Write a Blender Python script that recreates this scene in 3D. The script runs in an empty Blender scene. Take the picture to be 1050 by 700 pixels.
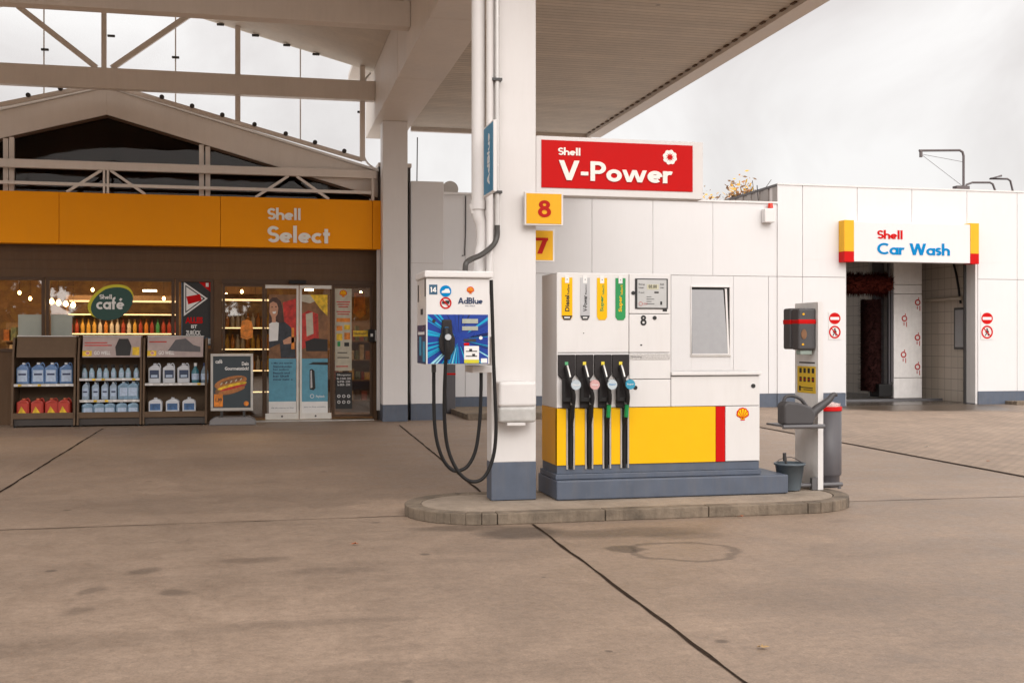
import bpy, bmesh, math, random
from mathutils import Vector, Matrix
random.seed(7)
R = math.radians
scn = bpy.context.scene
# ------------------------------------------------------------------ camera
H = 1.6; F = 1160.0; YAW = R(12.6)
cs, sn = math.cos(YAW), math.sin(YAW)
cam_d = bpy.data.cameras.new('camera'); cam = bpy.data.objects.new('camera', cam_d)
scn.collection.objects.link(cam); scn.camera = cam
cam.location = (0, 0, H); cam.rotation_euler = (R(90), 0, -YAW)
cam_d.sensor_width = 36; cam_d.lens = F / 1050 * 36
cam_d.clip_start = 0.1; cam_d.clip_end = 3000
# ------------------------------------------------------------------ world, sun, exposure
w = bpy.data.worlds.new('World'); scn.world = w; w.use_nodes = True
nt = w.node_tree; nt.nodes.clear(); L = nt.links.new
def N(t, tree=None, **k):
    n = (tree or nt).nodes.new(t)
    for a, b in k.items(): setattr(n, a, b)
    return n
SUN_EL, SUN_AZ = R(30), R(176)      # azimuth clockwise from +Y: behind the camera, to its right
sky = N('ShaderNodeTexSky', sky_type='NISHITA', sun_disc=False)
sky.sun_elevation = SUN_EL; sky.sun_rotation = SUN_AZ
tc = N('ShaderNodeTexCoord'); sep = N('ShaderNodeSeparateXYZ'); L(tc.outputs['Generated'], sep.inputs[0])
# overcast deck: brightness grows from horizon to zenith, mottled by soft clouds
zc = N('ShaderNodeMath', operation='MAXIMUM'); L(sep.outputs['Z'], zc.inputs[0]); zc.inputs[1].default_value = 0
grad = N('ShaderNodeMath', operation='MULTIPLY_ADD'); zz = N('ShaderNodeMath', operation='MULTIPLY'); L(zc.outputs[0], zz.inputs[0]); L(zc.outputs[0], zz.inputs[1]); L(zz.outputs[0], grad.inputs[0]); grad.inputs[1].default_value = 1.6; grad.inputs[2].default_value = 1.0
mp = N('ShaderNodeMapping'); mp.inputs['Scale'].default_value = (1.5, 1.5, 2.0); mp.inputs['Location'].default_value = (.35, .2, .1); L(tc.outputs['Generated'], mp.inputs['Vector'])
ns = N('ShaderNodeTexNoise'); ns.inputs['Scale'].default_value = 2.1; ns.inputs['Detail'].default_value = 6; ns.inputs['Roughness'].default_value = .55; ns.inputs['Distortion'].default_value = .5
L(mp.outputs[0], ns.inputs['Vector'])
cr = N('ShaderNodeValToRGB'); L(ns.outputs['Fac'], cr.inputs[0])
cr.color_ramp.elements[0].position = .34; cr.color_ramp.elements[0].color = (.68, .63, .61, 1)
cr.color_ramp.elements[1].position = .64; cr.color_ramp.elements[1].color = (1.0, .975, .955, 1)
# the deck is brightest round the veiled sun
dt = N('ShaderNodeVectorMath', operation='DOT_PRODUCT'); L(tc.outputs['Generated'], dt.inputs[0]); dt.inputs[1].default_value = (math.sin(SUN_AZ)*math.cos(R(18)), math.cos(SUN_AZ)*math.cos(R(18)), math.sin(R(18)))
dm = N('ShaderNodeMath', operation='MAXIMUM'); L(dt.outputs['Value'], dm.inputs[0]); dm.inputs[1].default_value = 0
dp_ = N('ShaderNodeMath', operation='POWER'); L(dm.outputs[0], dp_.inputs[0]); dp_.inputs[1].default_value = 1.6
dg_ = N('ShaderNodeMath', operation='MULTIPLY_ADD'); L(dp_.outputs[0], dg_.inputs[0]); dg_.inputs[1].default_value = 2.0; L(grad.outputs[0], dg_.inputs[2])
vm = N('ShaderNodeVectorMath', operation='SCALE'); L(cr.outputs[0], vm.inputs[0]); L(dg_.outputs[0], vm.inputs['Scale'])
mx = N('ShaderNodeMix', data_type='RGBA'); mx.inputs['Factor'].default_value = .94
sc = N('ShaderNodeVectorMath', operation='SCALE'); L(sky.outputs[0], sc.inputs[0]); sc.inputs['Scale'].default_value = 1.0
v10 = N('ShaderNodeVectorMath', operation='SCALE'); L(vm.outputs[0], v10.inputs[0]); v10.inputs['Scale'].default_value = 8.4
L(sc.outputs[0], mx.inputs['A']); L(v10.outputs[0], mx.inputs['B'])
bg = N('ShaderNodeBackground'); bg.inputs['Strength'].default_value = .10
L(mx.outputs['Result'], bg.inputs[0]); wo = N('ShaderNodeOutputWorld'); L(bg.outputs[0], wo.inputs[0])
sd = bpy.data.lights.new('sun', 'SUN'); sd.energy = .75; sd.angle = R(24); sd.color = (1, .95, .89)
so = bpy.data.objects.new('sun', sd); scn.collection.objects.link(so)
dv = Vector((math.sin(SUN_AZ) * math.cos(SUN_EL), math.cos(SUN_AZ) * math.cos(SUN_EL), math.sin(SUN_EL)))
so.rotation_euler = (-dv).to_track_quat('-Z', 'Y').to_euler(); so.location = (20, -30, 30)
vs = scn.view_settings; vs.view_transform = 'Standard'; vs.look = 'None'; vs.gamma = 1; vs.use_curve_mapping = False
vs.exposure = 0.20
scn.render.resolution_x = 1024; scn.render.resolution_y = 682
# ------------------------------------------------------------------ survey helpers: pixel of the photograph -> point on a known plane
def P(px, py, Y):
    u = (px - 525) / F; v = (350 - py) / F; D = Y / (cs - u * sn)
    return Vector((D * (sn + u * cs), Y, H + v * D))
def PX(px, py, X):
    u = (px - 525) / F; v = (350 - py) / F; D = X / (sn + u * cs)
    return Vector((X, D * (cs - u * sn), H + v * D))
def G(px, py, z=0.0):
    u = (px - 525) / F; D = (H - z) * F / (py - 350)
    return Vector((D * (sn + u * cs), D * (cs - u * sn), z))
# ------------------------------------------------------------------ materials
MATS = {}
def mat(name, col, rough=.55, metal=0.0, var=.06, scale=6.0, bump=0.0, bscale=60.0, spec=.5, emit=0, grime=0.0, gcol=None, coat=0):
    if name in MATS: return MATS[name]
    m = bpy.data.materials.new(name); m.use_nodes = True; t = m.node_tree; b = t.nodes['Principled BSDF']
    l = t.links.new
    b.inputs['Roughness'].default_value = rough; b.inputs['Metallic'].default_value = metal
    b.inputs['Specular IOR Level'].default_value = spec
    if coat: b.inputs['Coat Weight'].default_value = coat; b.inputs['Coat Roughness'].default_value = .15
    c = (*col, 1)
    tc = N('ShaderNodeTexCoord', t)
    n1 = N('ShaderNodeTexNoise', t); n1.inputs['Scale'].default_value = scale; n1.inputs['Detail'].default_value = 6; n1.inputs['Roughness'].default_value = .6
    l(tc.outputs['Object'], n1.inputs['Vector'])
    mr = N('ShaderNodeMapRange', t); l(n1.outputs['Fac'], mr.inputs[0]); mr.inputs[1].default_value = .3; mr.inputs[2].default_value = .7
    mr.inputs[3].default_value = 1 - var; mr.inputs[4].default_value = 1 + var
    vm = N('ShaderNodeVectorMath', t, operation='SCALE'); vm.inputs[0].default_value = col; l(mr.outputs[0], vm.inputs['Scale'])
    out = vm.outputs[0]
    if grime:
        mp = N('ShaderNodeMapping', t); mp.inputs['Scale'].default_value = (5, 5, .7); l(tc.outputs['Object'], mp.inputs[0])
        n2 = N('ShaderNodeTexNoise', t); n2.inputs['Scale'].default_value = 2.2; n2.inputs['Detail'].default_value = 7; n2.inputs['Roughness'].default_value = .7; l(mp.outputs[0], n2.inputs['Vector'])
        m2 = N('ShaderNodeMapRange', t); l(n2.outputs['Fac'], m2.inputs[0]); m2.inputs[1].default_value = .45; m2.inputs[2].default_value = .8; m2.inputs[3].default_value = 0; m2.inputs[4].default_value = grime
        mm = N('ShaderNodeMix', t, data_type='RGBA'); l(m2.outputs[0], mm.inputs['Factor']); l(out, mm.inputs['A'])
        mm.inputs['B'].default_value = (*(gcol or (.28, .22, .16)), 1); out = mm.outputs['Result']
    l(out, b.inputs['Base Color'])
    r2 = N('ShaderNodeMapRange', t); l(n1.outputs['Fac'], r2.inputs[0]); r2.inputs[3].default_value = max(0, rough - .12); r2.inputs[4].default_value = min(1, rough + .12); l(r2.outputs[0], b.inputs['Roughness'])
    if bump:
        n3 = N('ShaderNodeTexNoise', t); n3.inputs['Scale'].default_value = bscale; n3.inputs['Detail'].default_value = 4; l(tc.outputs['Object'], n3.inputs['Vector'])
        bp = N('ShaderNodeBump', t); bp.inputs['Strength'].default_value = bump; bp.inputs['Distance'].default_value = .02
        l(n3.outputs['Fac'], bp.inputs['Height']); l(bp.outputs[0], b.inputs['Normal'])
    if emit:
        b.inputs['Emission Color'].default_value = c; b.inputs['Emission Strength'].default_value = emit
    MATS[name] = m; return m
def glass(name, tint=(.9, .9, .88), rough=.02, refl=1.0, alpha=1.0, ior=1.5):
    if name in MATS: return MATS[name]
    m = bpy.data.materials.new(name); m.use_nodes = True; t = m.node_tree; t.nodes.clear(); l = t.links.new
    tr = N('ShaderNodeBsdfTransparent', t); tr.inputs[0].default_value = (*tint, 1)
    gl = N('ShaderNodeBsdfGlossy', t); gl.inputs['Roughness'].default_value = rough; gl.inputs[0].default_value = (1, 1, 1, 1)
    fr = N('ShaderNodeFresnel', t); fr.inputs[0].default_value = ior
    ml = N('ShaderNodeMath', t, operation='MULTIPLY'); l(fr.outputs[0], ml.inputs[0]); ml.inputs[1].default_value = refl; ml.use_clamp = True
    nz = N('ShaderNodeTexNoise', t); nz.inputs['Scale'].default_value = .8; tc = N('ShaderNodeTexCoord', t); l(tc.outputs['Object'], nz.inputs['Vector'])
    bp = N('ShaderNodeBump', t); bp.inputs['Strength'].default_value = .04; bp.inputs['Distance'].default_value = .1; l(nz.outputs['Fac'], bp.inputs['Height']); l(bp.outputs[0], gl.inputs['Normal'])
    ms = N('ShaderNodeMixShader', t); l(ml.outputs[0], ms.inputs[0]); l(tr.outputs[0], ms.inputs[1]); l(gl.outputs[0], ms.inputs[2])
    o = N('ShaderNodeOutputMaterial', t); l(ms.outputs[0], o.inputs[0]); MATS[name] = m; return m

WHITE = mat('white_coated_panel', (.71, .70, .70), .5, var=.02, scale=.8, grime=.035, bump=.02, bscale=3)
WHITE2 = mat('white_plastic', (.72, .695, .68), .4, var=.02, grime=.06)
STEEL = mat('cream_painted_steel', (.72, .655, .595), .5, var=.05, scale=1.2, grime=.10, bump=.05, bscale=25)
COLM = mat('white_painted_column', (.72, .695, .68), .5, var=.025, scale=1.5, grime=.07)
SKIRT = mat('slate_blue_skirting', (.085, .105, .145), .55, var=.12, scale=5, grime=.25, gcol=(.2, .17, .14))
ORANGE = mat('orange_fascia_panel', (.93, .34, .004), .55, var=.03, scale=1, grime=.03, spec=.15)
BROWN = mat('dark_brown_cladding', (.115, .066, .036), .6, spec=.2, var=.08, scale=2, grime=.1)
BRFR = mat('brown_window_frame', (.085, .05, .03), .5, spec=.25, var=.06)
DARK = mat('black_rubber', (.012, .011, .011), .5, spec=.3, var=.1, scale=20)
DARKG = mat('dark_grey_plastic', (.045, .042, .042), .4, var=.1, scale=20)
GREY = mat('mid_grey_plastic', (.085, .08, .088), .45, var=.06, scale=8, grime=.12)
GAP = mat('joint_sealant', (.50, .46, .44), .8)
YEL = mat('yellow_lacquer', (.84, .47, .003), .45, var=.02, spec=.2, grime=.02)
RED = mat('red_lacquer', (.54, .005, .005), .5, var=.03, spec=.12)
REDD = mat('dark_red_paint', (.45, .012, .008), .5, spec=.15)
NYEL = mat('number_sign_yellow', (.80, .42, .02), .5, var=.03, spec=.2)
BLUE = mat('blue_lettering', (.0, .21, .50), .6, spec=.1)
NAVY = mat('navy_print', (.01, .03, .09), .4)
LET = mat('white_letter_face', (.85, .82, .76), .4, var=.02)
ALU = mat('brushed_aluminium', (.55, .53, .50), .35, metal=.8, var=.06)
TUBE = mat('galvanised_tube', (.13, .125, .13), .45, metal=.2, var=.1)
BLACKP = mat('black_print', (.015, .014, .014), .5)
WPRINT = mat('white_print', (.78, .77, .75), .5)
GREEN = mat('green_print', (.01, .26, .07), .4)
SILVER = mat('silver_print', (.52, .52, .53), .3, metal=.3)
GLASS = glass('shop_glass', (.92, .90, .86), refl=2.6)
CLEAR = glass('clear_screen_glass', (.985, .985, .985), refl=.22)
ROOFGL = glass('dark_gable_glass', (.5, .42, .36), refl=.3)
WGL = mat('painted_reflection_glass', (.34, .34, .35), .16, var=.04)  # opaque pane; sky reflection put into its grey colour

# ------------------------------------------------------------------ mesh builder (world coordinates)
WLOC = {}
class MB:
    def __init__(s, m=None): s.v = []; s.f = []; s.mi = []; s.mats = []; s.sm = []; s.cur = 0; s.layer = 0
    def use(s, m):
        if m not in s.mats: s.mats.append(m)
        s.cur = s.mats.index(m); return s
    def add(s, vs, fs, smooth=False):
        o = len(s.v); s.v += [Vector(v) for v in vs]
        for f in fs: s.f.append([o + i for i in f]); s.mi.append(s.cur); s.sm.append(smooth)
        return s
    def box(s, x0, x1, y0, y1, z0, z1):
        if x0 > x1: x0, x1 = x1, x0
        if y0 > y1: y0, y1 = y1, y0
        if z0 > z1: z0, z1 = z1, z0
        return s.add([(x0,y0,z0),(x1,y0,z0),(x1,y1,z0),(x0,y1,z0),(x0,y0,z1),(x1,y0,z1),(x1,y1,z1),(x0,y1,z1)],
                     [(0,3,2,1),(4,5,6,7),(0,1,5,4),(1,2,6,5),(2,3,7,6),(3,0,4,7)])
    def boxp(s, px0, px1, py0, py1, Y, Y1):       # front face surveyed on plane Y, reaching back to Y1
        a = P((px0), py0, Y); b = P(px1, py1, Y)
        a2 = P(px0, py1, Y); b2 = P(px1, py0, Y)
        return s.box(a.x, b.x, Y, Y1, (a2.z + b.z) / 2, (a.z + b2.z) / 2)
    def prism(s, pts, dvec):
        n = len(pts); pts = [Vector(p) for p in pts]; q = [p + Vector(dvec) for p in pts]
        return s.add(pts + q, [tuple(range(n)), tuple(range(2 * n - 1, n - 1, -1))] + [(i, i + n, (i + 1) % n + n, (i + 1) % n) for i in range(n)])
    def polyp(s, pts, Y, th=.004):
        return s.prism([P(a, b, Y) for a, b in pts], (0, th, 0))
    def ring(s, c, r, ax, n=16):
        ax = Vector(ax).normalized(); u = ax.orthogonal().normalized(); w_ = ax.cross(u)
        return [Vector(c) + (u * math.cos(2*math.pi*i/n) + w_ * math.sin(2*math.pi*i/n)) * r for i in range(n)]
    def cyl(s, p0, p1, r0, r1=None, n=20, smooth=True):
        r1 = r0 if r1 is None else r1; p0 = Vector(p0); p1 = Vector(p1); ax = p1 - p0
        a = s.ring(p0, r0, ax, n); b = s.ring(p1, r1, ax, n)
        s.add(a + b, [(i, (i+1) % n, (i+1) % n + n, i + n) for i in range(n)], smooth)
        s.add(a, [tuple(range(n-1, -1, -1))]); s.add(b, [tuple(range(n))]); return s
    def tube(s, pts, r, n=10, sub=6, rs=None):
        pts = [Vector(p) for p in pts]; out = []
        if sub > 1 and len(pts) > 2:
            ext = [pts[0]*2 - pts[1]] + pts + [pts[-1]*2 - pts[-2]]
            for i in range(1, len(ext) - 2):
                a, b, c, d = ext[i-1:i+3]
                for k in range(sub):
                    t = k / sub
                    out.append(.5*((2*b)+(-a+c)*t+(2*a-5*b+4*c-d)*t*t+(-a+3*b-3*c+d)*t**3))
            out.append(pts[-1])
        else: out = pts
        m = len(out); tan = [(out[min(i+1, m-1)] - out[max(i-1, 0)]).normalized() for i in range(m)]
        u = tan[0].orthogonal().normalized(); vs = []
        for i in range(m):
            u = (u - tan[i] * u.dot(tan[i])).normalized(); w_ = tan[i].cross(u)
            rr = r if rs is None else rs[0] + (rs[1]-rs[0]) * i / (m-1)
            vs += [out[i] + (u*math.cos(2*math.pi*k/n) + w_*math.sin(2*math.pi*k/n))*rr for k in range(n)]
        fs = [(i*n+k, i*n+(k+1) % n, (i+1)*n+(k+1) % n, (i+1)*n+k) for i in range(m-1) for k in range(n)]
        s.add(vs, fs, True); s.add(vs[:n], [tuple(range(n-1, -1, -1))]); s.add(vs[-n:], [tuple(range(n))]); return s
    def lathe(s, c, prof, n=28, sx=1, sy=1, smooth=True):
        c = Vector(c); vs = []
        for r, z in prof: vs += [c + Vector((r*sx*math.cos(2*math.pi*k/n), r*sy*math.sin(2*math.pi*k/n), z)) for k in range(n)]
        m = len(prof)
        s.add(vs, [(i*n+k, i*n+(k+1) % n, (i+1)*n+(k+1) % n, (i+1)*n+k) for i in range(m-1) for k in range(n)], smooth)
        s.add(vs[:n], [tuple(range(n-1, -1, -1))]); s.add(vs[-n:], [tuple(range(n))]); return s
    def disc(s, px, py, rpx, Y, th=.004, n=28, ry=None, a0=0, a1=360):
        c = P(px, py, Y); k = c.x - P(px - 1, py, Y).x; kz = P(px, py - 1, Y).z - c.z
        ry = ry or rpx
        pts = [Vector((c.x + rpx*k*math.cos(R(a0+(a1-a0)*i/n)), Y, c.z + ry*kz*math.sin(R(a0+(a1-a0)*i/n)))) for i in range(n)]
        return s.prism(pts, (0, th, 0))
    def ringp(s, px, py, r0, r1, Y, th=.004, n=32):
        c = P(px, py, Y); k = c.x - P(px - 1, py, Y).x
        for i in range(n):
            a, b = 2*math.pi*i/n, 2*math.pi*(i+1)/n
            s.add([c+Vector((r*k*math.cos(q), 0, r*k*math.sin(q))) for r, q in ((r0,a),(r1,a),(r1,b),(r0,b))], [(0,1,2,3)])
        return s
    def build(s, name, parent=None, m=None, bevel=0, seg=2, loc=None):
        base = WLOC[parent.name] if parent is not None else (Vector(loc) if loc is not None else Vector((0, 0, 0)))
        me = bpy.data.meshes.new(name)
        me.from_pydata([tuple(v - base) for v in s.v], [], s.f)
        if m is not None: me.materials.append(m)
        else:
            for q in s.mats: me.materials.append(q)
            me.polygons.foreach_set('material_index', s.mi)
        me.polygons.foreach_set('use_smooth', s.sm)
        me.validate(); me.update()
        bmm = bmesh.new(); bmm.from_mesh(me); bmesh.ops.recalc_face_normals(bmm, faces=bmm.faces); bmm.to_mesh(me); bmm.free()
        o = bpy.data.objects.new(name, me); scn.collection.objects.link(o)
        if parent is not None: o.parent = parent
        else: o.location = base
        WLOC[o.name] = base.copy()
        if bevel:
            b = o.modifiers.new('bevel', 'BEVEL'); b.width = bevel; b.segments = seg; b.limit_method = 'ANGLE'; b.angle_limit = R(40)
        return o
def empty(name, loc):
    o = bpy.data.objects.new(name, None); o.empty_display_size = .2; scn.collection.objects.link(o); o.location = loc; WLOC[o.name] = Vector(loc); return o
def tag(o, label=None, cat=None, group=None, kind=None):
    if label: o['label'] = label
    if cat: o['category'] = cat
    if group: o['group'] = group
    if kind: o['kind'] = kind
    return o
def thing(name, loc, label, cat, group=None): return tag(empty(name, loc), label, cat, group)
def children(o): return [c for c in bpy.data.objects if c.parent == o]
def copy_tree(o, kids=None, parent=None):
    c = o.copy(); scn.collection.objects.link(c)
    if parent is not None: c.parent = parent
    for ch in children(o): copy_tree(ch, parent=c)
    return c
# ------------------------------------------------------------------ lettering: geometric stroke alphabet
def arc(cx, cy, r, a0, a1, n=14, rx=None): return [(cx+(rx or r)*math.cos(R(a0+(a1-a0)*i/n)), cy+r*math.sin(R(a0+(a1-a0)*i/n))) for i in range(n+1)]
T = .182
GL = {
 'S': (.58, [arc(.29,.70,.205,25,270)+arc(.29,.295,.205,90,-155)[1:]]),
 's': (.46, [arc(.22,.46,.125,25,270)+arc(.22,.21,.125,90,-155)[1:]]),
 'h': (.60, [[(.1,0),(.1,1.04)], [(.1,.3)]+arc(.305,.34,.2,180,0)+[(.505,0)]]),
 'e': (.64, [arc(.32,.31,.22,0,312,20), [(.13,.31),(.52,.31)]]),
 'é': (.64, [arc(.32,.31,.22,0,312,20), [(.13,.31),(.52,.31)], [(.28,.74),(.42,.92)]]),
 'l': (.27, [[(.12,0),(.12,1.04)]]),
 'c': (.55, [arc(.33,.31,.225,50,310)]),
 't': (.42, [[(.2,0),(.2,.88)], [(.04,.56),(.38,.56)]]),
 'V': (.86, [('/',.12,1,.43,0), ('/',.74,1,.43,0)]),
 '-': (.40, [[(.04,.36),(.34,.36)]]),
 'P': (.66, [[(.12,0),(.12,1)], [(.12,.905),(.34,.905)]+arc(.34,.68,.225,90,-90)[1:]+[(.12,.455)]]),
 'o': (.66, [arc(.33,.31,.225,0,360,24)]),
 'w': (1.04, [('/',.09,.62,.28,0), ('/',.51,.62,.29,0), ('/',.51,.62,.72,0), ('/',.93,.62,.73,0)]),
 'W': (1.22, [('/',.12,1,.36,0), ('/',.61,1,.36,0), ('/',.61,1,.86,0), ('/',1.1,1,.86,0)]),
 'r': (.42, [[(.1,0),(.1,.62)], arc(.3,.33,.2,165,65)]),
 'C': (.86, [arc(.49,.5,.4,48,312,22)]),
 'a': (.66, [arc(.32,.31,.225,0,360,24), [(.55,0),(.55,.62)]]),
 'A': (.84, [('/',.42,1,.1,0), ('/',.42,1,.74,0), [(.25,.3),(.6,.3)]]),
 'd': (.66, [arc(.32,.31,.225,0,360,24), [(.55,0),(.55,1.04)]]),
 'B': (.64, [[(.12,0),(.12,1)], [(.12,.905),(.3,.905)]+arc(.3,.72,.185,90,-90)[1:]+[(.12,.535)], [(.12,.5),(.34,.5)]+arc(.34,.3,.205,90,-90)[1:]+[(.12,.095)]]),
 'u': (.60, [[(.1,.62),(.1,.3)]+arc(.305,.3,.205,180,360)+[(.51,.62)], [(.51,0),(.51,.3)]]),
 'f': (.40, [[(.17,0),(.17,.8)]+arc(.33,.8,.16,180,90), [(.03,.56),(.36,.56)]]),
 '8': (.70, [arc(.33,.73,.17,0,360,20), arc(.33,.3,.215,0,360,20)]),
 '7': (.66, [[(.05,.905),(.62,.905)], ('/',.5,.9,.26,0)]),
 '1': (.34, [[(.2,0),(.2,1)], [(.04,.8),(.2,.93)]]),
 '4': (.72, [[(.5,0),(.5,1)], [(.5,.93),(.1,.28)], [(.05,.27),(.7,.27)]]),
 ' ': (.34, []),
}
def stroke_quads(st):
    if st[0] == '/':
        _, x0, y0, x1, y1 = st; h = T * (.56 if abs(y1-y0) > .8 else .47)
        return [[(x0-h,y0),(x0+h,y0),(x1+h,y1),(x1-h,y1)]]
    pts = [Vector(p) for p in st]; closed = (pts[0]-pts[-1]).length < 1e-4; n = len(pts); Lf = []; Rt = []
    for i in range(n):
        if closed: a = pts[(i-1) % (n-1)]; b = pts[(i+1) % (n-1)] if i < n-1 else pts[1]
        else: a = pts[max(i-1, 0)]; b = pts[min(i+1, n-1)]
        d = (b-a).normalized(); nn = Vector((-d.y, d.x)); Lf.append(pts[i]+nn*T/2); Rt.append(pts[i]-nn*T/2)
    return [[Lf[i], Lf[i+1], Rt[i+1], Rt[i]] for i in range(n-1)]
def word(mb, txt, O, U, V, Nn, depth=.004):
    """O origin (baseline left), U vector for the whole word's width, V cap-height vector, Nn outward unit normal"""
    tw = sum(GL[c][0] for c in txt); O = Vector(O); U = Vector(U)/tw; V = Vector(V); Nn = Vector(Nn); x = 0; k = 0
    for ch in txt:
        adv, sts = GL[ch]
        for si, st in enumerate(sts):
            dz = depth + .0006 * si
            for q in stroke_quads(st):
                mb.prism([O + U*(x+p[0]) + V*p[1] + Nn*dz for p in q], -Nn*dz)
        x += adv
def wordp(mb, txt, x0, x1, yb, cap, Y, depth=.004):
    a = P(x0, yb, Y); b = P(x1, yb, Y); c = P(x0, yb-cap, Y)
    word(mb, txt, a, (b.x-a.x, 0, 0), (0, 0, c.z-a.z), (0, -1, 0), depth)
_fc = {}
def text_faces(txt, bold=.0):
    if (txt, bold) in _fc: return _fc[(txt, bold)]
    cu = bpy.data.curves.new('lettering', 'FONT'); cu.body = txt; cu.offset = bold; cu.resolution_u = 3
    o = bpy.data.objects.new('lettering', cu); scn.collection.objects.link(o)
    dg = bpy.context.evaluated_depsgraph_get(); me = bpy.data.meshes.new_from_object(o.evaluated_get(dg))
    v = [(p.co.x, p.co.y) for p in me.vertices]; f = [tuple(p.vertices) for p in me.polygons]
    bpy.data.objects.remove(o); bpy.data.curves.remove(cu); bpy.data.meshes.remove(me)
    _fc[(txt, bold)] = (v, f); return v, f
def small(mb, txt, O, U, V, bold=.02):
    """U/V: vectors spanning the full text box width / height"""
    v, f = text_faces(txt, bold); x0 = min(p[0] for p in v); x1 = max(p[0] for p in v); y0 = min(p[1] for p in v); y1 = max(p[1] for p in v)
    O = Vector(O); U = Vector(U)/(x1-x0); V = Vector(V)/(y1-y0)
    mb.add([O + U*(p[0]-x0) + V*(p[1]-y0) for p in v], f)
def smallp(mb, txt, x0, x1, y1, y0, Y, bold=.02):
    a = P(x0, y1, Y); b = P(x1, y1, Y); c = P(x0, y0, Y); small(mb, txt, a, (b.x-a.x, 0, 0), (0, 0, c.z-a.z), bold)
SHY = mat('emblem_yellow', (.88, .55, .005), .5, spec=.15); SHR = mat('emblem_red', (.62, .006, .006), .5, spec=.1)
def emblem(mb, c, r, U=Vector((1,0,0)), V=Vector((0,0,1)), Nn=Vector((0,-1,0)), fill=None, line=None):
    """scallop shell emblem"""
    def fan(rr, off):
        pts = [(-.36*rr, -.92*rr), (-.30*rr, -.62*rr)]
        n = 7
        for i in range(n):
            a0 = 205 - i*(230/n); a1 = 205 - (i+1)*(230/n)
            for k in range(4):
                a = R(a0 + (a1-a0)*k/4); rad = rr*(.95 + .07*math.sin(math.pi*k/4)); pts.append((rad*math.cos(a), rad*math.sin(a)*.95+.05*rr))
        a = R(205-230); pts.append((rr*.95*math.cos(a), rr*.9*math.sin(a)+.05*rr)); pts += [(.30*rr, -.62*rr), (.36*rr, -.92*rr)]
        return [Vector(c) + U*p[0] + V*p[1] + Nn*off for p in pts]
    mb.use(line or SHR); mb.prism(fan(r, .002), -Nn*.002)
    mb.use(fill or SHY); mb.prism(fan(r*.82, .0035), -Nn*.001)
    mb.use(line or SHR)
    for i in range(6):
        a = R(190 - i*(200/5)); b = Vector(c) + V*(-.66*r) + Nn*.005
        e = Vector(c) + U*(.74*r*math.cos(a)) + V*(.74*r*math.sin(a)+.05*r) + Nn*.005
        d = (e-b).normalized().cross(Nn)*r*.06
        mb.add([b-d*.4, b+d*.4, e+d, e-d], [(0,1,2,3)])

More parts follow.
